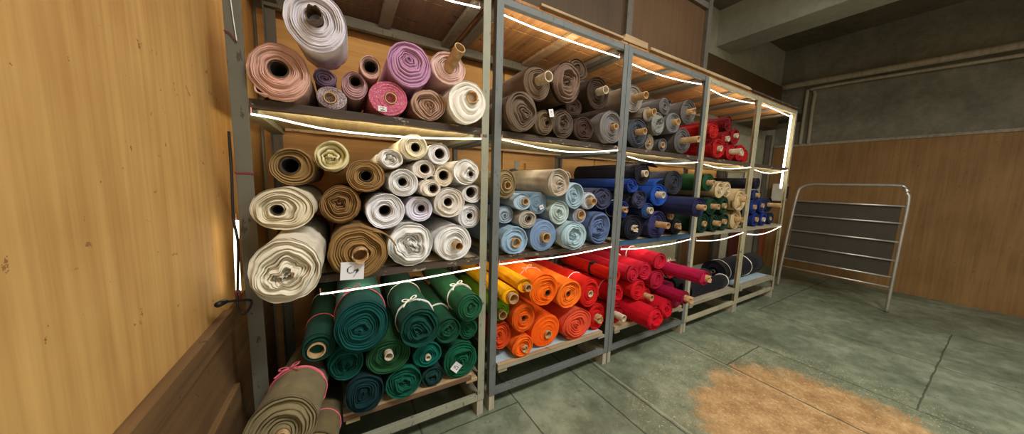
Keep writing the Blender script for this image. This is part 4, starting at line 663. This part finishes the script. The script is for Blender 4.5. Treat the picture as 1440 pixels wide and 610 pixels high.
# ------------------------------------------------------------------ shelves (sheet + front plank), roof boards
DECKL = {('A', 0): 'upper shelf board under the pink rolls, dark worn front plank', ('A', 1): 'upper shelf board under the brown rolls, dark peeling front plank',
         ('A', 2): 'upper shelf board under the grey rolls', ('A', 3): 'upper shelf board under the fuzzy red rolls', ('A', 4): 'empty upper shelf board in the last bay',
         ('B', 0): 'middle shelf board under the cream and white rolls, dark scratched front plank', ('B', 1): 'middle shelf board under the light blue rolls, dark scratched front plank',
         ('B', 2): 'middle shelf board with a blue painted front edge under the navy rolls', ('B', 3): 'middle shelf board under the bottle green rolls', ('B', 4): 'middle shelf board under the last blue rolls'}
for i, (x0, x1, *_r) in enumerate(BAYS):
    for lev in 'AB':
        z = ZB[lev]-.002; a, b = x0+.052 if i == 0 else x0+.046, x1-.046
        root = tag(empty('shelf_board', ((a+b)/2, .36, z)), DECKL[(lev, i)], 'shelf', 'shelf boards of the racks')
        L = (-(a+b)/2, -.36, -z)
        MB().box(a, b, .0465, .775, z-.018, z).build('sheet', M['deck'], root, L, bevel=.001)
        pm = M['plank_blue'] if (lev, i) == ('B', 2) else M['plank_dark'] if i < 3 else M['plank_grey'] if lev == 'B' else M['plank_dark']
        mb = MB(); rr = random.Random(i*3+ord(lev))
        # slightly uneven front plank
        n = 14; xs = [a+(b-a)*k/n for k in range(n+1)]; v = []; f = []
        for x in xs:
            e = rr.uniform(-.0015, .0015); e2 = rr.uniform(-.003, .002)
            v += [(x, .002+e, z-.031+e2), (x, .002+e, z+.0005), (x, .044, z+.0005), (x, .044, z-.031+e2)]
        for k in range(n):
            for q in range(4): f.append((k*4+q, k*4+(q+1) % 4, k*4+4+(q+1) % 4, k*4+4+q))
        f += [(0, 3, 2, 1), (n*4, n*4+1, n*4+2, n*4+3)]
        mb.add(v, f); mb.build('front_plank', pm, root, L)
        mb = MB(); mb.box(a+.026, b-.026, .60, .65, z-.034, z-.0185)
        mb.build('batten', M['plank_pale'], root, L, bevel=.001)
PALL = ['brown pallet board under the dark green rolls', 'pallet board with pale blue sheet under the orange rolls', 'pallet board under the red and magenta rolls',
        'grey pallet board under the black navy rolls in the fourth bay', 'grey pallet board with blue sheet in the last bay']
for i, (x0, x1, *_r) in enumerate(BAYS):
    z = ZB['C']-.002; a, b = (x0+.05 if i else -.035), x1-.085
    root = tag(empty('pallet_board', ((a+b)/2, .36, z)), PALL[i], 'pallet board', 'pallet boards on the bottom level')
    L = (-(a+b)/2, -.36, -z)
    MB().box(a+.002, b, .0505 if i != 1 else .0125, .74, z-.016 if i != 1 else z-.0118, z-.002).build('sheet', M['deck_blue'] if i in (0, 1, 4) else M['plank_grey'], root, L, bevel=.001)
    MB().box(a, b, -.012, .05 if i != 1 else .012, z-.012, z).build('top_board', M['plank_pale'] if i < 3 else M['plank_grey'], root, L, bevel=.002)
    MB().box(a, b, -.010, .012, z-.040, z-.0122).build('front_plank', M['plank_brown'] if i == 0 else M['plank_grey'], root, L, bevel=.002)
    for xs in ((a+.01, a+.07), (b-.03, b+.038)):
        MB().box(xs[0], xs[1], -.004, .70, z-.062, z-.0405).build('runner', M['plank_pale'] if i == 0 else M['plank_grey'], root, L, bevel=.002)
ROOFL = ['dark roof board over the pink rolls', 'brown roof board over the brown rolls', 'brown roof board over the grey rolls', 'tan roof board over the fuzzy red rolls', 'tan roof board over the empty last shelf']
for i, (x0, x1, *_r) in enumerate(BAYS):
    root = tag(empty('roof_board', ((x0+x1)/2, .36, 2.378)), ROOFL[i], 'roof board', 'boards on top of the racks')
    L = (-(x0+x1)/2, -.36, -2.378)
    n = [3, 3, 3, 3, 3][i]; ds = (.80-.01)/n
    mb = MB()
    for k in range(n): mb.box(x0+.002, x1-.002, .008+k*ds, .008+(k+1)*ds-.006, 2.377, 2.393)
    mb.build('boards', M['roofdark'] if i == 0 else M['roofwood'], root, L, bevel=.001)
    q = (x1-x0)
    mb = MB(); mb.box(x0+q*.55, x0+q*.55+.07, .046, .67, 2.356, 2.3765); mb.build('cross_batten', M['steel_shade'] if i != 1 else M['plank_pale'], root, L, bevel=.001)
mb = MB(); mb.prism([(1.70, 2.395), (1.96, 2.395), (1.96, 2.438), (1.72, 2.442)], 'y', .0, .10)
tag(mb.build('wood_offcut', M['plank_pale'], bevel=.002), 'pale wood block lying on the rack roof at the second post', 'wood piece')
mb = MB(); mb.box(1.0, 1.69, -.012, .06, 2.394, 2.408)
tag(mb.build('roof_lath', M['plank_pale'], bevel=.002), 'thin wooden lath along the roof edge of the second bay', 'wood piece', 'laths on the roof edge')
mb = MB(); mb.prism([(1.98, 2.394), (3.55, 2.394), (3.62, 2.402), (3.55, 2.418), (1.98, 2.414)], 'y', -.012, .07)
tag(mb.build('roof_lath', M['plank_pale'], bevel=.002), 'long tan lath along the roof edge of the third and fourth bays', 'wood piece', 'laths on the roof edge')
mb = MB(); mb.box(3.64, 4.86, -.012, .06, 2.394, 2.410)
tag(mb.build('roof_lath', M['plank_dark'], bevel=.002), 'dark lath along the roof edge of the last bay', 'wood piece', 'laths on the roof edge')

# ------------------------------------------------------------------ storage cupboard panels above the rack
mb = MB
cup = tag(empty('upper_partition', (2.4, .2, 2.40)), 'brown hardboard partition in a grey steel frame standing above the racks', 'partition')
L = (-2.4, -.2, -2.40)
for xa in (1.86, 2.93):
    MB().box(xa, xa+.06, .12, .18, 2.395, 3.22).build('post', M['steel_shade'], cup, L, bevel=.002)
for xa in (.79, -.28): MB().box(xa, xa+.06, .12, .18, 2.395, 3.22).build('post', M['steel_shade'], cup, L, bevel=.002)
MB().box(-.3, 2.99, .125, .175, 3.02, 3.07).build('top_rail', M['steel_shade'], cup, L, bevel=.002)
MB().box(1.92, 2.93, .15, .165, 2.396, 3.02).build('panel', M['hardboard'], cup, L)
MB().box(.85, 1.86, .15, .165, 2.396, 3.02).build('panel', M['hardboard2'], cup, L)
MB().box(-.22, .79, .15, .165, 2.396, 3.02).build('panel', M['hardboard2'], cup, L)

# ------------------------------------------------------------------ LED light strips
def led(pts, y, label, mat, r=.0038, grp='light strips hung along the shelf edges'):
    p3 = [(x, y, z) for x, z in pts]; root = tag(empty('light_strip', p3[0]), label, 'light strip', grp)
    L = tuple(-c for c in p3[0])
    MB().tube(spline(p3, 8), r, 8).build('glowing_tube', M[mat], root, L, True)
    if mat != 'ledhot' and abs(p3[0][0]-p3[-1][0]) > .2:
        # the light this strip of lamps gives off into its shelf
        zm = sum(p[2] for p in p3)/len(p3); l = bpy.data.lights.new('strip_light', 'AREA'); l.shape = 'RECTANGLE'; l.size = abs(p3[-1][0]-p3[0][0])*.96; l.size_y = .008
        l.energy = STRIP_TOP if mat == 'led' else STRIP_SHELF; l.color = (1, .84, .60)
        lo = bpy.data.objects.new('strip_light', l); link(lo, root, ((p3[0][0]+p3[-1][0])/2-p3[0][0], max(.052-y, .012), zm-p3[0][2]+.004)); lo.rotation_euler = (PI/2, 0, 0)
    for p in ((p3[0], p3[-1]) if mat != 'ledhot' else ()):
        MB().tube([(p[0], p[1], p[2]), (p[0], p[1]+.004, p[2]+.025)], .0022, 6).build('hanging_tie', M['pinkpale'], root, L)
    return root
led([(-.27, 2.29), (.1, 2.283), (.44, 2.281), (.511, 2.283), (.645, 2.297)], .035, 'top light strip above the pink rolls', 'led')
led([(.775, 2.303), (.977, 2.292), (1.187, 2.289), (1.424, 2.291), (1.71, 2.296)], .035, 'top light strip above the brown rolls, sagging under the roof', 'led')
led([(1.82, 2.281), (2.0, 2.272), (2.186, 2.272), (2.475, 2.285), (2.765, 2.311)], .035, 'top light strip above the grey rolls', 'led')
led([(2.87, 2.30), (3.1, 2.281), (3.324, 2.280), (3.62, 2.295), (3.80, 2.313)], .035, 'top light strip above the fuzzy red rolls', 'led')
led([(3.925, 2.322), (4.1, 2.330), (4.3, 2.330), (4.513, 2.322), (4.79, 2.312)], .044, 'top light strip over the empty last bay', 'led')
led([(-.288, 1.627), (-.222, 1.622), (-.145, 1.61), (-.049, 1.599), (.056, 1.596), (.231, 1.598), (.431, 1.609), (.648, 1.629)], -.004, 'beaded light strip sagging beneath the shelf of pink rolls', 'led2')
led([(.775, 1.638), (.937, 1.622), (1.093, 1.61), (1.263, 1.608), (1.449, 1.622), (1.710, 1.653)], -.004, 'light strip sagging beneath the shelf of brown rolls', 'led2')
led([(1.82, 1.618), (2.013, 1.598), (2.238, 1.593), (2.484, 1.605), (2.762, 1.632)], -.004, 'light strip sagging beneath the shelf of grey rolls', 'led2')
led([(2.87, 1.62), (3.136, 1.601), (3.415, 1.606), (3.80, 1.640)], -.004, 'light strip sagging beneath the shelf of fuzzy red rolls', 'led2')
led([(3.90, 1.619), (4.166, 1.596), (4.455, 1.608), (4.80, 1.655)], -.004, 'light strip under the empty last shelf', 'led2')
led([(-.10, .897), (.064, .898), (.287, .904), (.509, .915), (.65, .924)], -.008, 'light strip above the dark green rolls', 'led2')
led([(.775, .927), (.965, .928), (1.247, .926), (1.71, .95)], -.008, 'light strip above the orange rolls', 'led2')
led([(1.82, .923), (2.011, .911), (2.24, .909), (2.491, .913), (2.765, .931)], -.008, 'light strip above the red and magenta rolls', 'led2')
led([(2.87, .910), (3.152, .889), (3.362, .888), (3.552, .903), (3.80, .930)], -.008, 'bright sagging light strip above the black navy rolls', 'led2')
led([(3.90, .906), (4.187, .884), (4.476, .896), (4.82, .948)], -.008, 'bright sagging light strip at the bottom of the last bay', 'led2')
led([(4.797, 2.322), (4.792, 2.085), (4.780, 1.70), (4.776, 1.43)], .03, 'bright light strip running down the last upright', 'ledhot', .011)
led([(-.362, 1.225), (-.368, 1.1), (-.372, .945)], .03, 'light strip running down beside the left upright', 'led2', .008)
# cable with plug at the left post
root = tag(empty('power_cable', (-.36, .0, .94)), 'black power cable with a plug hanging beside the left upright', 'cable')
L = (.36, 0, -.94)
MB().tube(spline([(-.362, .03, 1.56), (-.360, .012, 1.40), (-.362, .0, 1.24), (-.352, -.012, 1.14), (-.366, .0, .97), (-.36, -.04, .90), (-.33, -.09, .89), (-.315, -.06, .925), (-.345, -.09, .945), (-.378, -.12, .955)], 8), .0045, 8).build('cord', M['cable'], root, L, True)
MB().tube([(-.375, -.115, .955), (-.38, -.16, .962)], .010, 10).build('plug', M['cable'], root, L, True)
MB().tube([(-.368, .0, .955), (-.366, .0, .915)], .009, 10).build('connector', M['redtape'], root, L, True)
# red band and thread on the left upright
MB_ = MB(); MB_.box(-.3475, -.2925, -.003, .046, 1.404, 1.411)
tag(MB_.build('red_band', M['redtape'], bevel=.001), 'thin dark red band tied around the left upright', 'band')
tag(MB().tube(spline([(-.325, -.004, 2.10), (-.318, -.005, 1.96), (-.312, -.006, 1.875)], 6), .0016, 6).build('white_thread', M['white'], smooth=True), 'white thread hanging down the left upright', 'thread')
tag(MB().tube(spline([(-.345, -.004, 1.905), (-.33, -.006, 1.90), (-.312, -.006, 1.875)], 6), .0022, 6).build('dark_cord', M['redtape'], smooth=True), 'purplish cord knotted to the white thread on the left upright', 'cord')

# ------------------------------------------------------------------ room shell
def floor_mat():
    t = NT('worn_green_floor'); p = t.world()
    sx = t.n('ShaderNodeSeparateXYZ'); t.l(p, sx.inputs[0]); X, Y = sx.outputs['X'], sx.outputs['Y']
    n1 = t.noise(p, 1.4, 5); n2 = t.noise(p, 9, 6, .65); n3 = t.noise(p, 46, 4, .7)
    nm = t.math('ADD', t.math('MULTIPLY', n1, .55), t.math('MULTIPLY', n2, .45))
    c = t.ramp(nm, [(.36, lin((84, 92, 74))), (.5, lin((114, 124, 102))), (.64, lin((146, 154, 130)))])
    # pale scuffs and specks
    sc_ = t.math('GREATER_THAN', t.noise(p, 70, 3, .6), .69)
    c = t.mix(t.math('MULTIPLY', sc_, .5), c, lin((196, 192, 160)))
    dk = t.math('GREATER_THAN', t.noise(p, 16, 6, .75, (1, 2.2, 1)), .62)
    c = t.mix(t.math('MULTIPLY', dk, .55), c, lin((74, 74, 60)))
    # seams between the steel plates
    wob = t.math('MULTIPLY', t.math('SUBTRACT', n2, .5), .02)
    def seam(coord, v, lo=None, hi=None, other=None, w=.005):
        d = t.math('ABSOLUTE', t.math('SUBTRACT', t.math('ADD', coord, wob), v)); m_ = t.math('LESS_THAN', d, w)
        if lo is not None: m_ = t.math('MULTIPLY', m_, t.math('MULTIPLY', t.math('GREATER_THAN', other, lo), t.math('LESS_THAN', other, hi)))
        return m_
    S = [seam(X, .335), seam(X, .93), seam(X, 1.45, w=.006), seam(X, 1.66, w=.006), seam(X, 2.62, w=.006), seam(X, 3.21), seam(X, 4.2), seam(X, 5.3), seam(Y, -.46, 2.62, 3.2, X), seam(Y, -.015, -1, .93, X), seam(Y, -.9, .93, 1.45, X), seam(Y, -1.3, 3.2, 5.3, X), seam(Y, -.1, 4.2, 9, X)]
    m_ = S[0]
    for s_ in S[1:]: m_ = t.math('MAXIMUM', m_, s_)
    lite = seam(X, 1.685, w=.006); lite = t.math('MAXIMUM', lite, seam(X, 2.60, w=.005))
    # worn brown patch
    dx = t.math('SUBTRACT', X, 2.36); dy = t.math('ADD', Y, 1.06)
    e = t.math('ADD', t.math('POWER', t.math('ABSOLUTE', t.math('DIVIDE', dx, .72)), 2.4), t.math('POWER', t.math('ABSOLUTE', t.math('DIVIDE', dy, .60)), 2.4))
    n4 = t.noise(p, 5, 6, .7); n5 = t.noise(p, 55, 6, .85)
    e = t.math('ADD', e, t.math('ADD', t.math('MULTIPLY', t.math('SUBTRACT', n4, .5), 1.4), t.math('MULTIPLY', t.math('SUBTRACT', n5, .5), 3.2)))
    br = t.ramp(e, [(.86, (1, 1, 1, 1)), (.96, (0, 0, 0, 1))])
    bc = t.ramp(t.math('ADD', t.math('MULTIPLY', n2, .6), t.math('MULTIPLY', n3, .4)), [(.35, lin((140, 108, 70))), (.5, lin((174, 138, 92))), (.66, lin((202, 170, 122)))])
    c = t.mix(br, c, bc)
    e2 = t.math('LESS_THAN', t.math('ADD', e, t.math('MULTIPLY', t.math('SUBTRACT', n3, .5), 9)), -.2)
    chip = t.math('MULTIPLY', t.math('GREATER_THAN', n5, .592), t.math('LESS_THAN', e, 3.0))
    c = t.mix(t.math('MULTIPLY', chip, .8), c, lin((228, 204, 146)))
    c = t.mix(t.math('MULTIPLY', m_, .75), c, lin((58, 58, 46)))
    c = t.mix(t.math('MULTIPLY', lite, .4), c, lin((186, 178, 146)))
    t.base(c)
    r = t.ramp(n2, [(.3, (.42, .42, .42, 1)), (.7, (.68, .68, .68, 1))]); t.l(r, t.b.inputs['Roughness'])
    t.bump(t.math('SUBTRACT', t.math('ADD', t.math('MULTIPLY', n3, .3), n2), t.math('MULTIPLY', m_, 1.5)), .35, .004)
    return t.m
def wall_mat(name, c1, c2, c3=None):
    t = NT(name); p = t.world(); n = t.noise(p, 1.6, 6, .65); n2 = t.noise(p, 14, 5, .7)
    f = t.math('ADD', t.math('MULTIPLY', n, .6), t.math('MULTIPLY', n2, .4))
    t.base(t.ramp(f, [(.36, lin(c1)), (.64, lin(c2))])); t.rough(.85); t.bump(n2, .3, .004); return t.m
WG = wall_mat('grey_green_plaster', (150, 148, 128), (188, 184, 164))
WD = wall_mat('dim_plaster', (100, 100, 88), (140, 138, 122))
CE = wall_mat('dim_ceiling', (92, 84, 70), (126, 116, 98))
XL, XR, YB, YF, ZC = -.42, 6.9, .86, -4.6, 3.85
struct(MB().box(XL-.1, XR+.1, YF-.1, 2.0, -.06, 0).build('floor', floor_mat()))
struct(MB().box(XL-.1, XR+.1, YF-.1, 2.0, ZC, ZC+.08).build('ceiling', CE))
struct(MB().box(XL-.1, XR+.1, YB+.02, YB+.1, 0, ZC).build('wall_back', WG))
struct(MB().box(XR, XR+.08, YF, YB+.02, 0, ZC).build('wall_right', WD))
struct(MB().box(XL-.1, XR+.1, YF-.1, YF, 0, ZC).build('wall_front', WG))
wl = struct(MB().box(XL-.03, XL, YF, YB+.02, 0, ZC).build('wall_left', M['plyleft']))
for k, (z0, z1, d_) in enumerate(((.0, .86, .012), (.46, .56, .03), (.80, .875, .03))):
    struct(MB().box(XL, XL+d_, -3.2, .03 if k else .82, z0, z1).build('trim_%d' % (k+1), M['lowwood'], bevel=.003))
struct(MB().box(XR-.03, XR, YF, YB, 0, 2.17).build('trim_4', wood('end_wall_boarding', (126, 92, 50), (158, 120, 72), 'z', (108, 78, 44), .34, .65)))
struct(MB().box(XR-.045, XR, YF, YB, 2.17, 2.21).build('trim_5', M['plank_grey'], bevel=.003))
# concrete beam and pipes overhead at the far end
struct(MB().box(4.60, 5.02, YF, YB+.02, 3.38, ZC).build('trim_6', wall_mat('pale_beam_plaster', (150, 156, 146), (180, 186, 176))))
def sheet(x0, x1, z0, z1, label, mat, y=YB-.02):
    return tag(MB().box(x0, x1, y, y+.012, z0, z1).build('mounted_plywood', M[mat], bevel=.001), label, 'plywood sheet', 'plywood sheets behind the racks')
sheet(-.40, .70, .02, 2.36, 'orange tan plywood sheet behind the white and pink rolls', 'plybright')
sheet(.71, 1.22, .86, 2.36, 'orange tan plywood sheet with metal plates behind the light blue rolls', 'plybright')
sheet(1.23, 2.34, .86, 2.36, 'orange tan plywood sheet behind the denim and royal blue rolls', 'plybright')
sheet(2.35, 4.90, .95, 2.20, 'orange tan plywood sheet behind the charcoal navy roll', 'plybright')
tag(MB().box(4.1, 4.9, YB-.03, YB-.005, .0, .86).build('brown_boarding', M['hardboard'], bevel=.002), 'brown wooden panel behind the black navy rolls at floor level', 'panel')
tag(MB().box(5.55, 5.85, YB-.05, YB-.005, 0, .88).build('red_board', plain('dark_red_board', (74, 22, 20), .6), bevel=.002), 'dark red board behind the fourth bay at floor level', 'board')
tag(MB().box(6.72, 6.84, YB-.06, YB-.005, 0, .92).build('rust_post', plain('rust_brown', (146, 76, 40), .7), bevel=.004), 'rust brown post at the wall past the last bay', 'post')
tag(MB().box(5.85, 6.45, YB-.022, YB-.004, 1.2, 1.72).build('mounted_board', M['boxwhite'], bevel=.002), 'white board on the wall behind the last blue rolls', 'board')
root = tag(empty('switch_box', (6.74, .56, 1.22)), 'off white metal box with dark front behind the last bay', 'box')
MB().box(-.11, .11, .02, .17, 0, .30).build('body', M['boxwhite'], root, bevel=.006)
MB().box(-.03, .09, .0, .0195, .05, .26).build('dark_door', M['darkpanel'], root, bevel=.003)
for x in (4.95, 6.50):
    tag(MB().box(x, x+.07, YB-.06, YB-.004, .02, 2.36).build('wall_post', M['steel_shade'], bevel=.003), 'dark steel post on the wall behind the last bay' if x < 5.5 else 'dark steel post on the wall just past the last bay', 'post')
# brackets on the plywood of the second bay
for k, (x, z, s_, lab) in enumerate(((1.375, 1.56, 'galv', 'upper galvanised plate on the plywood of the second bay'), (1.385, 1.47, 'galv', 'lower galvanised plate on the plywood of the second bay'))):
    mbx = MB(); mbx.box(x-.022, x+.022, YB-.026, YB-.0205, z-.045, z+.035).box(x-.030, x+.030, YB-.034, YB-.026, z+.03, z+.04)
    tag(mbx.build('wall_plate', M[s_], bevel=.001), lab, 'plate')
for x, z, lab in ((1.46, 1.53, 'brass hook on the plywood beside the galvanised plates'), (2.28, 1.50, 'brass hook on the plywood above the denim roll')):
    mbx = MB(); mbx.tube(spline([(x, YB-.024, z+.05), (x+.004, YB-.04, z+.02), (x-.004, YB-.03, z-.02), (x+.006, YB-.045, z-.05)], 5), .006, 8)
    tag(mbx.build('brass_hook', M['brass'], smooth=True), lab, 'hook')
# pipes on the end wall
for k, (pts, r, lab) in enumerate((([(6.76, -1.6, 3.12), (6.76, .2, 3.18), (6.76, .82, 3.20)], .045, 'thick pale pipe running along the end wall above the racks'),
                                   ([(6.84, .40, 2.2), (6.84, .40, 3.0), (6.84, .30, 3.10), (6.84, -1.6, 3.02)], .022, 'thin bent conduit rising on the end wall'),
                                   ([(6.84, .50, 2.2), (6.84, .50, 2.9), (6.84, .50, 3.1)], .022, 'thin straight conduit on the end wall'))):
    tag(MB().tube(spline([Vector(p) for p in pts], 6), r, 12).build('wall_pipe', M['footwood'], smooth=True), lab, 'pipe', 'pipes on the end wall')
tag(MB().box(6.5, 6.88, .55, .84, 2.6, 2.72).build('wall_ledge', M['plank_dark'], bevel=.003), 'dark ledge high in the corner of the end wall', 'ledge')
tag(MB().box(3.05, 6.2, .62, .80, 2.396, 3.06).build('duct', M['hardboard2'], bevel=.004), 'dark brown casing along the back wall above the far racks', 'casing')
# silver tube frame leaning by the end of the racks
fr = tag(empty('tube_frame', (5.55, -.2, 0)), 'silver tubular frame with crossbars standing past the last rack bay', 'frame')
yl, yr, zt = .16, -.85, 1.50
def fx(z): return .0+.10*(z/1.5)
pl = [(fx(.0), yl+.2, .004+.0), (fx(.22), yl+.2-.0, .24), (fx(.8), yl+.2-.02, .8), (fx(1.3), yl+.2-.05, 1.34), (fx(1.45), yl+.2-.09, 1.46), (fx(1.5), yl+.2-.2, 1.5), (fx(1.5), -.2+.2, 1.5), (fx(1.5), yr+.3, 1.5), (fx(1.45), yr+.24, 1.46), (fx(1.3), yr+.2, 1.34), (fx(.8), yr+.2, .8), (fx(.22), yr+.2, .24), (fx(0), yr+.2, .004)]
MB().tube(spline(pl, 6), .017, 12).build('bent_tube', M['chrome'], fr, None, True)
for z in (.30, .42, .62, .84, 1.06, 1.26):
    MB().tube([(fx(z), yl+.2-.015-(.02 if z > 1 else 0), z), (fx(z), yr+.205, z)], .011, 10).build('crossbar', M['chrome'], fr, None, True)
MB().prism([(fx(.43)+.014, .43), (fx(.43)+.024, .43), (fx(1.25)+.024, 1.25), (fx(1.25)+.014, 1.25)], 'x', 0, 1).add([], []).swap(yr+.24, yl+.15).build('back_panel', M['darkpanel'], fr, None, bevel=.002)

# ------------------------------------------------------------------ lights
def area(name, loc, rot, sx, sy, power, col):
    l = bpy.data.lights.new(name, 'AREA'); l.shape = 'RECTANGLE'; l.size = sx; l.size_y = sy; l.energy = power; l.color = col
    o = bpy.data.objects.new(name, l); link(o, None, loc); o.rotation_euler = rot; return o
for k, (x, y, p) in enumerate(LAMPS):
    area('ceiling_lamp', (x, y, 3.78), (0, 0, 0), 1.5, .5, p, (1, .965, .90))
area('front_fill_light', FRONT_FILL[0], FRONT_FILL[1], 2.2, 1.4, FRONT_FILL[2], (1, .98, .95))  # unseen fill light added behind the camera to lift the rack front
w = bpy.data.worlds.new('world'); sc.world = w; w.use_nodes = True
w.node_tree.nodes['Background'].inputs[0].default_value = (.9, .88, .84, 1); w.node_tree.nodes['Background'].inputs[1].default_value = .1

# ------------------------------------------------------------------ camera
cam = bpy.data.cameras.new('camera'); co = bpy.data.objects.new('camera', cam); link(co)
f_px, yaw, pitch, roll, cy = CAM
cam.sensor_fit = 'HORIZONTAL'; cam.sensor_width = 36; cam.lens = f_px/1440*36; cam.clip_start = .02
cyw, syw, cp, sp = math.cos(yaw), math.sin(yaw), math.cos(pitch), math.sin(pitch)
fw = Vector((syw*cp, cyw*cp, sp)); r0 = Vector((cyw, -syw, 0)); u0 = r0.cross(fw)
rr = r0*math.cos(roll)+u0*math.sin(roll); uu = -r0*math.sin(roll)+u0*math.cos(roll)
mw = Matrix((rr, uu, -fw)).transposed().to_4x4(); mw.translation = Vector((0, cy, 1.4)); co.matrix_world = mw
sc.camera = co
vs = sc.view_settings; sc.display_settings.display_device = 'sRGB'; vs.view_transform = 'Standard'; vs.look = 'None'; vs.exposure = EXPO; vs.gamma = 1; vs.use_curve_mapping = False
sc.cycles.use_denoising = True
sc.cycles.max_bounces = 8; sc.cycles.diffuse_bounces = 4
sc.cycles.sample_clamp_indirect = 6
